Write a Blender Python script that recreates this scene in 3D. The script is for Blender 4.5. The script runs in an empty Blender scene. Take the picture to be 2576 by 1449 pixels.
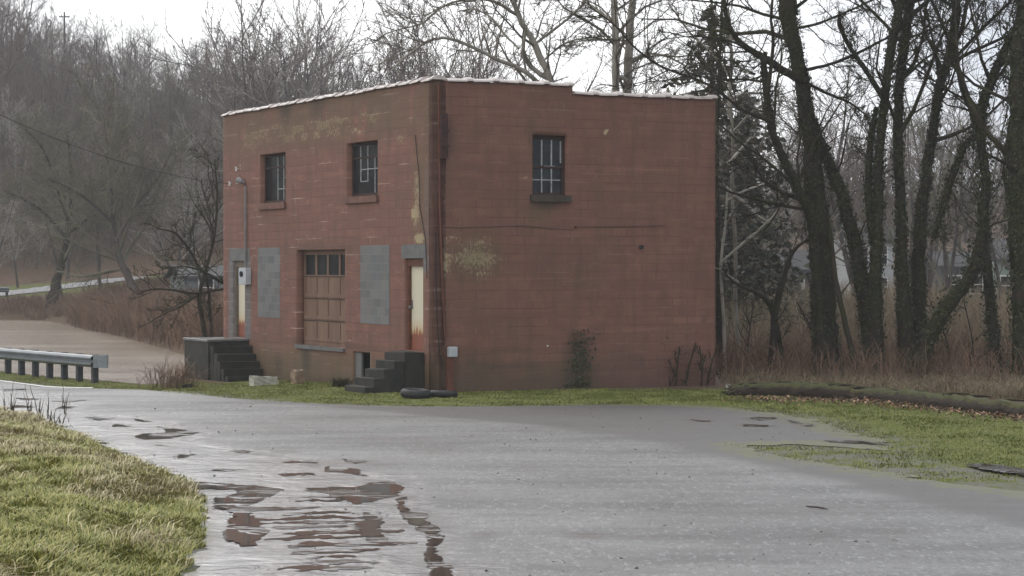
import bpy, math, random
import numpy as np
from mathutils import Vector, Matrix, Euler

# ------------------------------------------------------------------ camera
sc = bpy.context.scene
COL = sc.collection
F = 5700.0                  # focal length in the 2576-wide photograph grid
CZ = 2.77                   # eye height
PITCH = math.atan(54.5 / F)
cam_d = bpy.data.cameras.new('camera')
cam_d.sensor_width = 36.0
cam_d.lens = 36.0 * F / 2576.0
cam_d.clip_start = 0.5
cam_d.clip_end = 6000
cam = bpy.data.objects.new('camera', cam_d)
cam.location = (0, 0, CZ)
cam.rotation_euler = (math.pi / 2 - PITCH, 0, 0)
COL.objects.link(cam)
sc.camera = cam

# ------------------------------------------------------------------ world, overcast sky
SUN_EL, SUN_AZ = 42.0, -28.0      # degrees; azimuth from +Y (view) towards +X
w = bpy.data.worlds.new('World')
sc.world = w
w.use_nodes = True
nt = w.node_tree
for n in list(nt.nodes):
    nt.nodes.remove(n)
N = nt.nodes.new
L = nt.links.new
out = N('ShaderNodeOutputWorld')
bg = N('ShaderNodeBackground')
bg.inputs[1].default_value = 0.1
sky = N('ShaderNodeTexSky')
sky.sky_type = 'NISHITA'
sky.sun_disc = False
sky.sun_elevation = math.radians(SUN_EL)
sky.sun_rotation = math.radians(SUN_AZ)
tc = N('ShaderNodeTexCoord')
sep = N('ShaderNodeSeparateXYZ')
L(tc.outputs['Generated'], sep.inputs[0])
noi = N('ShaderNodeTexNoise')
noi.inputs['Scale'].default_value = 2.2
noi.inputs['Detail'].default_value = 5
mp = N('ShaderNodeMapping')
mp.inputs['Scale'].default_value = (1, 1, 3.0)
L(tc.outputs['Generated'], mp.inputs[0])
L(mp.outputs[0], noi.inputs['Vector'])
# cloud deck: white on the left, grey-lavender to the right
mr = N('ShaderNodeMapRange')
mr.inputs['From Min'].default_value = 0.06
mr.inputs['From Max'].default_value = 0.21
L(sep.outputs['X'], mr.inputs['Value'])
add = N('ShaderNodeMath'); add.operation = 'MULTIPLY_ADD'
L(noi.outputs['Fac'], add.inputs[0]); add.inputs[1].default_value = 0.5; add.inputs[2].default_value = -0.25
add2 = N('ShaderNodeMath'); add2.operation = 'ADD'; add2.use_clamp = True
L(add.outputs[0], add2.inputs[0]); L(mr.outputs[0], add2.inputs[1])
cr = N('ShaderNodeValToRGB')
cr.color_ramp.elements[0].color = (12.0, 12.0, 12.1, 1)
cr.color_ramp.elements[1].color = (5.6, 5.9, 6.6, 1)
L(add2.outputs[0], cr.inputs[0])
mx = N('ShaderNodeMixRGB'); mx.inputs[0].default_value = 0.9
L(sky.outputs[0], mx.inputs[1]); L(cr.outputs[0], mx.inputs[2])
L(mx.outputs[0], bg.inputs[0]); L(bg.outputs[0], out.inputs[0])

sun_d = bpy.data.lights.new('sun', 'SUN')
sun_d.energy = 0.7
sun_d.angle = math.radians(18)
sun_d.color = (1.0, 0.96, 0.9)
sun = bpy.data.objects.new('sun', sun_d)
az, el = math.radians(SUN_AZ), math.radians(SUN_EL)
sd = Vector((math.sin(az) * math.cos(el), math.cos(az) * math.cos(el), math.sin(el)))
sun.rotation_euler = sd.to_track_quat('Z', 'Y').to_euler()
sun.location = (0, 0, 60)
COL.objects.link(sun)
sc.view_settings.view_transform = 'Standard'
sc.view_settings.look = 'None'
sc.view_settings.gamma = 1
sc.view_settings.exposure = 0.55
sc.render.engine = 'CYCLES'
sc.cycles.use_denoising = True
sc.cycles.max_bounces = 6
sc.cycles.diffuse_bounces = 3
sc.cycles.glossy_bounces = 3
sc.cycles.volume_bounces = 1
sc.cycles.transparent_max_bounces = 6

rng = np.random.default_rng(7)
random.seed(7)

# ------------------------------------------------------------------ helpers
def pix(px, py, D):
    """a point at depth D (metres along +Y) on the line of sight of photo position px, py"""
    cx = (px - 1288.0) / F
    cz = -(py - 724.5) / F
    cp, sp = math.cos(PITCH), math.sin(PITCH)
    y = cp + cz * sp
    z = -sp + cz * cp
    return (cx * D / y, D, CZ + z * D / y)

def gnd(px, py, z=0.0):
    """where the line of sight meets height z"""
    cx = (px - 1288.0) / F
    cz = -(py - 724.5) / F
    cp, sp = math.cos(PITCH), math.sin(PITCH)
    y = cp + cz * sp
    zz = -sp + cz * cp
    t = (z - CZ) / zz
    return (cx * t, y * t)

def tag(o, label=None, cat=None, group=None, kind=None):
    if label: o['label'] = label
    if cat: o['category'] = cat
    if group: o['group'] = group
    if kind: o['kind'] = kind
    return o

def empty(name, loc=(0, 0, 0), rz=0.0):
    o = bpy.data.objects.new(name, None)
    o.empty_display_size = 0.3
    o.location = loc
    o.rotation_euler = (0, 0, rz)
    COL.objects.link(o)
    return o

def link(name, me, mat=None, parent=None):
    o = bpy.data.objects.new(name, me)
    if mat is not None:
        me.materials.append(mat)
    COL.objects.link(o)
    if parent is not None:
        o.parent = parent
    return o

def np_mesh(name, V, Q, smooth=False, attrs=None, T=None):
    """mesh from arrays: V (n,3), Q (m,4) quads, T (k,3) triangles"""
    me = bpy.data.meshes.new(name)
    V = np.asarray(V, dtype=np.float32)
    me.vertices.add(len(V))
    me.vertices.foreach_set('co', V.ravel())
    idx = []
    starts = []
    totals = []
    n = 0
    if Q is not None and len(Q):
        Q = np.asarray(Q, dtype=np.int32)
        idx.append(Q.ravel()); starts.append(n + np.arange(len(Q)) * 4); totals.append(np.full(len(Q), 4)); n += len(Q) * 4
    if T is not None and len(T):
        T = np.asarray(T, dtype=np.int32)
        idx.append(T.ravel()); starts.append(n + np.arange(len(T)) * 3); totals.append(np.full(len(T), 3)); n += len(T) * 3
    idx = np.concatenate(idx); starts = np.concatenate(starts); totals = np.concatenate(totals)
    me.loops.add(len(idx)); me.loops.foreach_set('vertex_index', idx.astype(np.int32))
    me.polygons.add(len(starts)); me.polygons.foreach_set('loop_start', starts.astype(np.int32))
    if smooth:
        me.polygons.foreach_set('use_smooth', np.ones(len(starts), dtype=bool))
    if attrs:
        for k, a in attrs.items():
            at = me.attributes.new(k, 'FLOAT', 'POINT')
            at.data.foreach_set('value', np.asarray(a, dtype=np.float32))
    me.update(calc_edges=True)
    me.validate()
    return me

class MB:
    """collects boxes, prisms and tubes into one mesh"""
    def __init__(s):
        s.v = []; s.f = []; s.sm = []
    def add(s, v, f, smooth=False):
        n = len(s.v)
        s.v += [tuple(p) for p in v]
        s.f += [tuple(i + n for i in q) for q in f]
        s.sm += [smooth] * len(f)
    def box(s, x0, x1, y0, y1, z0, z1, jit=0.0):
        v = [(x, y, z) for z in (z0, z1) for y in (y0, y1) for x in (x0, x1)]
        if jit:
            v = [(a + random.uniform(-jit, jit), b + random.uniform(-jit, jit), c + random.uniform(-jit, jit)) for a, b, c in v]
        s.add(v, [(0, 2, 3, 1), (4, 5, 7, 6), (0, 1, 5, 4), (2, 6, 7, 3), (0, 4, 6, 2), (1, 3, 7, 5)])
    def tube(s, pts, r, n=8, cap=True):
        pts = [Vector(p) for p in pts]
        rs = r if isinstance(r, (list, tuple)) else [r] * len(pts)
        v = []
        for i, p in enumerate(pts):
            a = pts[max(0, i - 1)]; b = pts[min(len(pts) - 1, i + 1)]
            t = (b - a).normalized()
            up = Vector((0, 0, 1)) if abs(t.z) < 0.9 else Vector((0, 1, 0))
            u = t.cross(up).normalized(); k = t.cross(u)
            for j in range(n):
                an = 2 * math.pi * j / n
                v.append(p + (u * math.cos(an) + k * math.sin(an)) * rs[i])
        f = []
        for i in range(len(pts) - 1):
            for j in range(n):
                f.append((i * n + j, i * n + (j + 1) % n, (i + 1) * n + (j + 1) % n, (i + 1) * n + j))
        s.add(v, f, True)
        if cap:
            m = len(pts) - 1
            s.add(v[:n], [tuple(reversed(range(n)))]); s.add(v[m * n:], [tuple(range(n))])
    def build(s, name, mat, parent=None, bevel=0.0):
        me = bpy.data.meshes.new(name)
        me.from_pydata(s.v, [], s.f)
        for p, q in zip(me.polygons, s.sm):
            p.use_smooth = q
        me.update()
        o = link(name, me, mat, parent)
        if bevel:
            b = o.modifiers.new('bevel', 'BEVEL'); b.width = bevel; b.segments = 2; b.limit_method = 'ANGLE'
        return o

def in_poly(x, y, poly):
    x = np.asarray(x); y = np.asarray(y)
    ins = np.zeros(x.shape, bool)
    n = len(poly)
    for i in range(n):
        x0, y0 = poly[i]; x1, y1 = poly[(i + 1) % n]
        if y0 == y1: continue
        c = ((y0 > y) != (y1 > y)) & (x < (x1 - x0) * (y - y0) / (y1 - y0) + x0)
        ins ^= c
    return ins

def seg_dist(x, y, poly, closed=True):
    x = np.asarray(x, float); y = np.asarray(y, float)
    d = np.full(x.shape, 1e9)
    n = len(poly)
    for i in range(n if closed else n - 1):
        x0, y0 = poly[i]; x1, y1 = poly[(i + 1) % n]
        dx, dy = x1 - x0, y1 - y0
        L2 = dx * dx + dy * dy + 1e-9
        t = np.clip(((x - x0) * dx + (y - y0) * dy) / L2, 0, 1)
        d = np.minimum(d, np.hypot(x - x0 - t * dx, y - y0 - t * dy))
    return d

def sdist(x, y, poly):
    """negative inside"""
    d = seg_dist(x, y, poly)
    return np.where(in_poly(x, y, poly), -d, d)

_perm = np.random.default_rng(3).random((256, 256))
def vnoise(x, y):
    x = np.asarray(x, float); y = np.asarray(y, float)
    xi = np.floor(x).astype(int); yi = np.floor(y).astype(int)
    fx = x - xi; fy = y - yi
    fx = fx * fx * (3 - 2 * fx); fy = fy * fy * (3 - 2 * fy)
    g = lambda a, b: _perm[a % 256, b % 256]
    return (g(xi, yi) * (1 - fx) + g(xi + 1, yi) * fx) * (1 - fy) + (g(xi, yi + 1) * (1 - fx) + g(xi + 1, yi + 1) * fx) * fy
def fbm(x, y, o=4):
    s = 0; a = 0.5
    for i in range(o):
        s = s + a * vnoise(x * 2 ** i + 17.3 * i, y * 2 ** i + 5.1 * i); a *= 0.5
    return s / (1 - 0.5 ** o)
def sstep(a, b, x):
    t = np.clip((np.asarray(x, float) - a) / (b - a), 0, 1)
    return t * t * (3 - 2 * t)

# ------------------------------------------------------------------ materials
def new_mat(name):
    m = bpy.data.materials.new(name)
    m.use_nodes = True
    t = m.node_tree
    b = t.nodes['Principled BSDF']
    return m, t, b

def nd(t, kind, **kw):
    n = t.nodes.new(kind)
    for k, v in kw.items():
        if k in n.inputs:
            n.inputs[k].default_value = v
        else:
            setattr(n, k, v)
    return n

def ramp(t, fac, stops):
    r = t.nodes.new('ShaderNodeValToRGB')
    e = r.color_ramp.elements
    while len(e) < len(stops): e.new(0.5)
    for i, (p, c) in enumerate(stops):
        e[i].position = p
        e[i].color = (c[0], c[1], c[2], 1) if isinstance(c, tuple) else (c, c, c, 1)
    t.links.new(fac, r.inputs[0])
    return r.outputs[0]

def noise(t, scale, detail=4, vec=None, rough=0.6, mapping=None):
    n = t.nodes.new('ShaderNodeTexNoise')
    n.inputs['Scale'].default_value = scale
    n.inputs['Detail'].default_value = detail
    n.inputs['Roughness'].default_value = rough
    if vec is None:
        c = t.nodes.new('ShaderNodeTexCoord'); vec = c.outputs['Object']
    if mapping:
        m = t.nodes.new('ShaderNodeMapping'); m.inputs['Scale'].default_value = mapping
        t.links.new(vec, m.inputs[0]); vec = m.outputs[0]
    t.links.new(vec, n.inputs['Vector'])
    return n.outputs['Fac']

def mixc(t, fac, a, b, mode='MIX'):
    m = t.nodes.new('ShaderNodeMixRGB'); m.blend_type = mode
    for s, i in ((fac, 0), (a, 1), (b, 2)):
        if isinstance(s, (int, float)): m.inputs[i].default_value = s
        elif isinstance(s, tuple): m.inputs[i].default_value = (s[0], s[1], s[2], 1)
        else: t.links.new(s, m.inputs[i])
    return m.outputs[0]

def math_n(t, op, a, b=0.0, clamp=False):
    m = t.nodes.new('ShaderNodeMath'); m.operation = op; m.use_clamp = clamp
    for s, i in ((a, 0), (b, 1)):
        if isinstance(s, (int, float)): m.inputs[i].default_value = s
        else: t.links.new(s, m.inputs[i])
    return m.outputs[0]

def attr(t, name):
    a = t.nodes.new('ShaderNodeAttribute'); a.attribute_name = name
    return a.outputs['Fac']

def bump(t, b, h, strength=0.3, dist=0.02):
    n = t.nodes.new('ShaderNodeBump'); n.inputs['Strength'].default_value = strength; n.inputs['Distance'].default_value = dist
    t.links.new(h, n.inputs['Height']); t.links.new(n.outputs[0], b.inputs['Normal'])

def simple(name, c1, c2=None, scale=6.0, rough=0.8, metal=0.0, bmp=0.2, mapping=None, spec=0.3):
    m, t, b = new_mat(name)
    c2 = c2 or tuple(x * 0.6 for x in c1)
    f = noise(t, scale, 5, mapping=mapping)
    t.links.new(ramp(t, f, [(0.3, c2), (0.7, c1)]), b.inputs['Base Color'])
    b.inputs['Roughness'].default_value = rough
    b.inputs['Metallic'].default_value = metal
    b.inputs['Specular IOR Level'].default_value = spec
    if bmp: bump(t, b, noise(t, scale * 4, 4, mapping=mapping), bmp)
    return m

M = {}
M['dark_wood'] = simple('dark_window_wood', (0.05, 0.03, 0.025), scale=9)
M['muntin'] = simple('pale_muntin_paint', (0.42, 0.44, 0.44), (0.2, 0.2, 0.2), scale=14)
M['sill'] = simple('painted_sill', (0.2, 0.1, 0.075), (0.1, 0.055, 0.045), scale=5)
M['mossy_sill'] = simple('mossy_sill', (0.075, 0.055, 0.045), (0.035, 0.035, 0.025), scale=6)
M['concrete'] = simple('grey_concrete', (0.15, 0.15, 0.145), (0.1, 0.1, 0.1), scale=3)
M['steps'] = simple('dark_mossy_concrete', (0.038, 0.033, 0.027), (0.012, 0.015, 0.01), scale=3, rough=0.75, bmp=0.5)
M['pale_concrete'] = simple('pale_concrete', (0.45, 0.44, 0.38), (0.25, 0.25, 0.2), scale=6)
M['stone'] = simple('buff_stone', (0.3, 0.22, 0.15), (0.17, 0.12, 0.08), scale=8)
M['coping'] = simple('glazed_clay_coping', (0.58, 0.52, 0.49), (0.38, 0.31, 0.27), scale=5, rough=0.2, spec=0.8)
M['roofing'] = simple('tar_roof', (0.05, 0.05, 0.05))
M['door_brown'] = simple('brown_door_paint', (0.2, 0.125, 0.085), (0.14, 0.085, 0.06), scale=3, mapping=(1, 1, 0.3))
M['door_groove'] = simple('door_joint', (0.06, 0.04, 0.03))
M['galv'] = simple('galvanised_steel', (0.22, 0.24, 0.25), (0.14, 0.155, 0.165), scale=4, rough=0.38, metal=0.5, bmp=0.05)
M['dark_galv'] = simple('weathered_post', (0.06, 0.065, 0.07), (0.03, 0.03, 0.035), scale=8)
M['meter'] = simple('grey_meter_box', (0.42, 0.45, 0.47), (0.33, 0.35, 0.37), scale=4, rough=0.5)
M['pipe'] = simple('red_painted_pipe', (0.15, 0.058, 0.035), (0.075, 0.03, 0.022), scale=6)
M['pipe_grey'] = simple('grey_conduit', (0.2, 0.2, 0.2), (0.13, 0.12, 0.12), scale=6)
M['cable'] = simple('black_cable', (0.03, 0.03, 0.03))
M['rubber'] = simple('old_rubber', (0.028, 0.028, 0.028), (0.015, 0.015, 0.014), scale=8, rough=0.6)
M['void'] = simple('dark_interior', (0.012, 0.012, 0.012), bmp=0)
M['rusty_steel'] = simple('rusty_dark_steel', (0.07, 0.03, 0.025), (0.03, 0.018, 0.016), scale=8)
M['white_paint'] = simple('white_paint', (0.75, 0.75, 0.72), (0.55, 0.55, 0.52), scale=5)
M['porcelain'] = simple('white_insulator', (0.7, 0.7, 0.68), (0.5, 0.5, 0.5), rough=0.3)
M['litter_white'] = simple('white_litter', (0.7, 0.7, 0.66), (0.5, 0.5, 0.45), scale=20)

m, t, b = new_mat('window_glass')
t.links.new(ramp(t, noise(t, 2.5, 3), [(0.35, (0.006, 0.008, 0.01)), (0.7, (0.025, 0.032, 0.036))]), b.inputs['Base Color'])
b.inputs['Roughness'].default_value = 0.15
b.inputs['Specular IOR Level'].default_value = 0.22
M['glass'] = m

# cream steel door rusting from the bottom
def rust_door():
    m, t, b = new_mat('cream_steel_door')
    c = t.nodes.new('ShaderNodeTexCoord')
    s = t.nodes.new('ShaderNodeSeparateXYZ'); t.links.new(c.outputs['Generated'], s.inputs[0])
    n = noise(t, 5, 5, mapping=(3, 3, 0.5))
    z = math_n(t, 'SUBTRACT', s.outputs['Z'], math_n(t, 'MULTIPLY', n, 0.38))
    base = ramp(t, z, [(0.0, (0.2, 0.06, 0.03)), (0.02, (0.36, 0.17, 0.07)), (0.06, (0.5, 0.4, 0.26)), (0.2, (0.56, 0.51, 0.39))])
    m.node_tree.links.new(base, b.inputs['Base Color'])
    b.inputs['Roughness'].default_value = 0.6
    return m
M['cream_door'] = rust_door()
M['rust_frame'] = simple('rusty_door_frame', (0.16, 0.06, 0.03), (0.06, 0.03, 0.02), scale=9)

def block_wall(name, axis, bright):
    """painted concrete block laid in courses; masks: peel (cream undercoat), algae, dirt, grey (bare block)"""
    m, t, b = new_mat(name)
    c = t.nodes.new('ShaderNodeTexCoord')
    s = t.nodes.new('ShaderNodeSeparateXYZ'); t.links.new(c.outputs['Object'], s.inputs[0])
    cmb = t.nodes.new('ShaderNodeCombineXYZ')
    t.links.new(s.outputs[axis], cmb.inputs['X']); t.links.new(s.outputs['Z'], cmb.inputs['Y'])
    vec = cmb.outputs[0]
    br = t.nodes.new('ShaderNodeTexBrick')
    br.inputs['Scale'].default_value = 1.0
    br.inputs['Brick Width'].default_value = 0.406
    br.inputs['Row Height'].default_value = 0.203
    br.inputs['Mortar Size'].default_value = 0.011
    br.inputs['Mortar Smooth'].default_value = 0.3
    br.inputs['Color1'].default_value = (0, 0, 0, 1)
    br.inputs['Color2'].default_value = (1, 1, 1, 1)
    br.inputs['Mortar'].default_value = (0.5, 0.5, 0.5, 1)
    t.links.new(vec, br.inputs['Vector'])
    fine = noise(t, 22, 5, vec)
    mid = noise(t, 2.3, 5, vec)
    big = noise(t, 0.55, 4, vec)
    streak = noise(t, 1.0, 5, vec, mapping=(3.5, 0.55, 1))
    base = ramp(t, mid, [(0.3, (0.155, 0.074, 0.055)), (0.55, (0.195, 0.09, 0.066)), (0.75, (0.24, 0.112, 0.082))])
    base = mixc(t, 0.16, base, ramp(t, br.outputs['Color'], [(0, (0.14, 0.075, 0.058)), (1, (0.3, 0.14, 0.1))]))
    base = mixc(t, ramp(t, fine, [(0.35, 0.0), (0.75, 0.4)]), base, (0.14, 0.08, 0.06))
    base = mixc(t, ramp(t, big, [(0.45, 0.0), (0.7, 0.4)]), base, (0.17, 0.095, 0.07))
    base = mixc(t, ramp(t, streak, [(0.47, 0.0), (0.7, 0.6)]), base, (0.1, 0.062, 0.042))
    crs = noise(t, 1.0, 3, vec, mapping=(0.25, 4.93, 1))
    base = mixc(t, ramp(t, crs, [(0.42, 0.0), (0.66, 0.45)]), base, (0.13, 0.07, 0.055))
    base = mixc(t, ramp(t, crs, [(0.28, 0.35), (0.4, 0.0)]), base, (0.3, 0.16, 0.125))
    # mortar lines: mostly darker, here and there chalky
    chalk = noise(t, 1.4, 4, vec, mapping=(0.5, 3.0, 1))
    mcol = ramp(t, chalk, [(0.4, (0.115, 0.056, 0.044)), (0.55, (0.17, 0.082, 0.063)), (0.68, bright)])
    base = mixc(t, math_n(t, 'MULTIPLY', br.outputs['Fac'], 0.95), base, mcol)
    # cream undercoat where the red paint came off, broken up block by block
    pk = math_n(t, 'ADD', math_n(t, 'MULTIPLY', noise(t, 13, 6, vec, rough=0.8, mapping=(1.5, 0.8, 1)), 0.8), math_n(t, 'MULTIPLY', br.outputs['Color'], 0.1))
    pk = math_n(t, 'ADD', pk, math_n(t, 'MULTIPLY', attr(t, 'peel'), 0.5))
    base = mixc(t, ramp(t, pk, [(0.782, 0.0), (0.86, 0.8)]), base, ramp(t, fine, [(0.3, (0.32, 0.25, 0.14)), (0.7, (0.55, 0.46, 0.29))]))
    al = math_n(t, 'MULTIPLY', attr(t, 'algae'), math_n(t, 'ADD', math_n(t, 'MULTIPLY', mid, 1.3), math_n(t, 'MULTIPLY', fine, 0.5)), True)
    base = mixc(t, math_n(t, 'MULTIPLY', al, 0.85), base, (0.1, 0.088, 0.045))
    di = math_n(t, 'MULTIPLY', attr(t, 'dirt_shade'), math_n(t, 'ADD', fine, 0.45), True)
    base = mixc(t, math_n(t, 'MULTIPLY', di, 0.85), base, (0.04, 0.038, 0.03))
    gr = attr(t, 'grey')
    gcol = ramp(t, math_n(t, 'ADD', math_n(t, 'MULTIPLY', br.outputs['Color'], 0.4), math_n(t, 'MULTIPLY', fine, 0.6)), [(0.2, (0.1, 0.1, 0.1)), (0.8, (0.155, 0.155, 0.15))])
    gcol = mixc(t, math_n(t, 'MULTIPLY', br.outputs['Fac'], 0.6), gcol, (0.24, 0.24, 0.23))
    base = mixc(t, gr, base, gcol)
    t.links.new(base, b.inputs['Base Color'])
    b.inputs['Roughness'].default_value = 0.75
    b.inputs['Specular IOR Level'].default_value = 0.25
    h = math_n(t, 'ADD', math_n(t, 'MULTIPLY', fine, 0.35), math_n(t, 'SUBTRACT', 1.0, br.outputs['Fac']))
    bump(t, b, h, 0.35, 0.012)
    return m

# ------------------------------------------------------------------ terrain
MOUND = [gnd(*p) for p in ((-900, 1020), (0, 1035), (100, 1060), (215, 1105), (310, 1150), (420, 1195), (480, 1225), (500, 1290), (505, 1380), (480, 1412), (440, 1460), (380, 1700), (-2600, 1700), (-2600, 1200))]
WATER = [(-170, 160), (-70, 108), (-30, 79), (-16.0, 66.2), (-11.4, 60.8), (-8.9, 57.6), (-9.6, 63.5), (-10.4, 76), (-11.9, 81), (-16.3, 97), (-20, 109), (-23.5, 120), (-27, 129.5), (-60, 132), (-100, 150), (-160, 185)]
RIDGE_P = [-1800, -600, 0, 200, 450, 700, 1000, 1300, 1700, 2100, 2600, 3200, 4500]
RIDGE_Y = [0, 70, 180, 295, 350, 385, 410, 440, 480, 520, 520, 480, 400]

def height(x, y):
    x = np.asarray(x, float); y = np.asarray(y, float)
    yy = np.maximum(y, 1.0)
    h = 0.05 * (fbm(x * 0.12, y * 0.12) - 0.5)
    # far bank, road shelf
    far = 0.93 + 0.07 * (x + 31.6) + 0.05 * (y - 140)
    far = np.clip(far, 0.2, 3.2)
    h = h + np.where(x < -5, sstep(128, 137, y) * far, 0) + np.where(x >= -5, sstep(90, 160, y) * 1.2, 0)
    # wooded hill
    pxp = 1288 + F * x / yy
    ridge = CZ + (670 - np.interp(pxp, RIDGE_P, RIDGE_Y)) * 235 / F
    tt = np.clip((y - 156) / 80.0, 0, 1)
    h = h + ridge * (tt * (1.35 - 0.35 * tt)) + np.where(y > 150, (fbm(x * 0.03, y * 0.03) - 0.5) * 3 * tt, 0)
    h = h - np.clip(y - 260, 0, 400) * 0.04
    # river bed
    d = sdist(x, y, WATER)
    k = sstep(-1.8, 0.7, d + 0.5 * (fbm(x * 0.5, y * 0.5) - 0.5))
    h = h * k + (-1.2) * (1 - k)
    # land between road and building falls a touch to the left
    h = h - 0.2 * sstep(50, 56, y) * (1 - sstep(60, 75, y)) * (1 - sstep(-8, -3, x)) * (k)
    # grass bank beside the road in the foreground
    dm = sdist(x, y, MOUND)
    h = h + 0.22 * sstep(0.0, 1.6, -dm) * (1 - 0.6 * sstep(28, 44, y)) + 0.04 * sstep(0, 0.2, -dm)
    return h

def grid_mesh(name, xs, ys, hf, smooth=True, keep=None, attrs_f=None):
    X, Y = np.meshgrid(xs, ys)
    Z = hf(X, Y)
    nx, ny = len(xs), len(ys)
    V = np.stack([X.ravel(), Y.ravel(), Z.ravel()], 1)
    i = np.arange(nx - 1)[None, :] + np.arange(ny - 1)[:, None] * nx
    Q = np.stack([i, i + 1, i + nx + 1, i + nx], -1).reshape(-1, 4)
    if keep is not None:
        cxm = (X[:-1, :-1] + X[1:, 1:]) / 2; cym = (Y[:-1, :-1] + Y[1:, 1:]) / 2
        Q = Q[keep(cxm, cym).ravel()]
        used = np.unique(Q)
        mp_ = np.full(len(V), -1); mp_[used] = np.arange(len(used))
        V = V[used]; Q = mp_[Q]
    at = attrs_f(V[:, 0], V[:, 1]) if attrs_f else None
    return np_mesh(name, V, Q, smooth, at)

def axis(*segs):
    r = []
    for a, b_, s in segs:
        r.append(np.arange(a, b_, s))
    r.append([segs[-1][1]])
    return np.concatenate(r)

def field_mesh(name, xs, ys, ff, zf, attrs_f=None, smooth=True):
    """the part of a grid where ff > 0, its rim cut along the zero line"""
    X, Y = np.meshgrid(xs, ys)
    Fv = ff(X, Y)
    ny, nx = X.shape
    pos = Fv > 0
    c = pos[:-1, :-1].astype(int) + pos[:-1, 1:] + pos[1:, 1:] + pos[1:, :-1]
    i = np.arange(nx - 1)[None, :] + np.arange(ny - 1)[:, None] * nx
    full = c == 4
    Q = np.stack([i, i + 1, i + nx + 1, i + nx], -1)[full]
    extra = []; polys = []; cut = {}
    Xf, Yf, Ff = X.ravel(), Y.ravel(), Fv.ravel()
    def edge(a, b_):
        k = (min(a, b_), max(a, b_))
        if k not in cut:
            t_ = Ff[k[0]] / (Ff[k[0]] - Ff[k[1]])
            cut[k] = nx * ny + len(extra)
            extra.append((Xf[k[0]] + t_ * (Xf[k[1]] - Xf[k[0]]), Yf[k[0]] + t_ * (Yf[k[1]] - Yf[k[0]])))
        return cut[k]
    for r, q in np.argwhere((c > 0) & (c < 4)):
        k = r * nx + q
        cs = [k, k + 1, k + nx + 1, k + nx]; p = []
        for j in range(4):
            a, b_ = cs[j], cs[(j + 1) % 4]
            if Ff[a] > 0: p.append(a)
            if (Ff[a] > 0) != (Ff[b_] > 0): p.append(edge(a, b_))
        polys.append(p)
    T = [(p[0], p[j], p[j + 1]) for p in polys for j in range(1, len(p) - 1)]
    PX = np.concatenate([Xf, [e[0] for e in extra]]); PY = np.concatenate([Yf, [e[1] for e in extra]])
    T = np.array(T, dtype=int).reshape(-1, 3)
    used = np.unique(np.concatenate([Q.ravel(), T.ravel()]))
    m_ = np.full(len(PX), -1); m_[used] = np.arange(len(used))
    x, y = PX[used], PY[used]
    return np_mesh(name, np.stack([x, y, zf(x, y)], 1), m_[Q], smooth, attrs_f(x, y) if attrs_f else None, m_[T])

# lot / road outline in the photo, on level ground
ROAD_PX = [(-1500, 900), (-300, 912), (0, 937), (130, 952), (270, 968), (450, 988), (600, 1003), (750, 1013), (900, 1020), (1093, 1024), (1300, 1022), (1500, 1019), (1700, 1019), (1850, 1027), (1960, 1040), (2040, 1055), (2120, 1082), (2230, 1108), (2255, 1140), (2150, 1128), (2000, 1120), (1880, 1122), (1950, 1145), (2100, 1165), (2317, 1205), (2576, 1240), (2900, 1290), (4200, 1500), (4200, 3600), (-2500, 3600), (380, 1700), (440, 1460), (480, 1412), (505, 1380), (500, 1290), (480, 1225), (420, 1195), (310, 1150), (215, 1105), (100, 1060), (0, 1035), (-900, 1020), (-1500, 1000)]
ROAD = [gnd(*p) for p in ROAD_PX]
LIGHT_PX = [(-1500, 890), (0, 930), (600, 1008), (1000, 1045), (1174, 1058), (1500, 1091), (1718, 1129), (1882, 1162), (2100, 1210), (2317, 1260), (2576, 1330), (3200, 1500), (4200, 3600), (-2500, 3600), (-1500, 1000)]
LIGHT = [gnd(*p) for p in LIGHT_PX]
WET_PX = [(-900, 960), (0, 975), (150, 992), (260, 1040), (430, 1062), (560, 1110), (800, 1165), (1000, 1205), (1070, 1290), (1150, 1380), (1190, 1470), (1300, 1900), (300, 1900), (440, 1449), (500, 1380), (480, 1225), (0, 1035), (-900, 1020)]
WET = [gnd(*p) for p in WET_PX]

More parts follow.
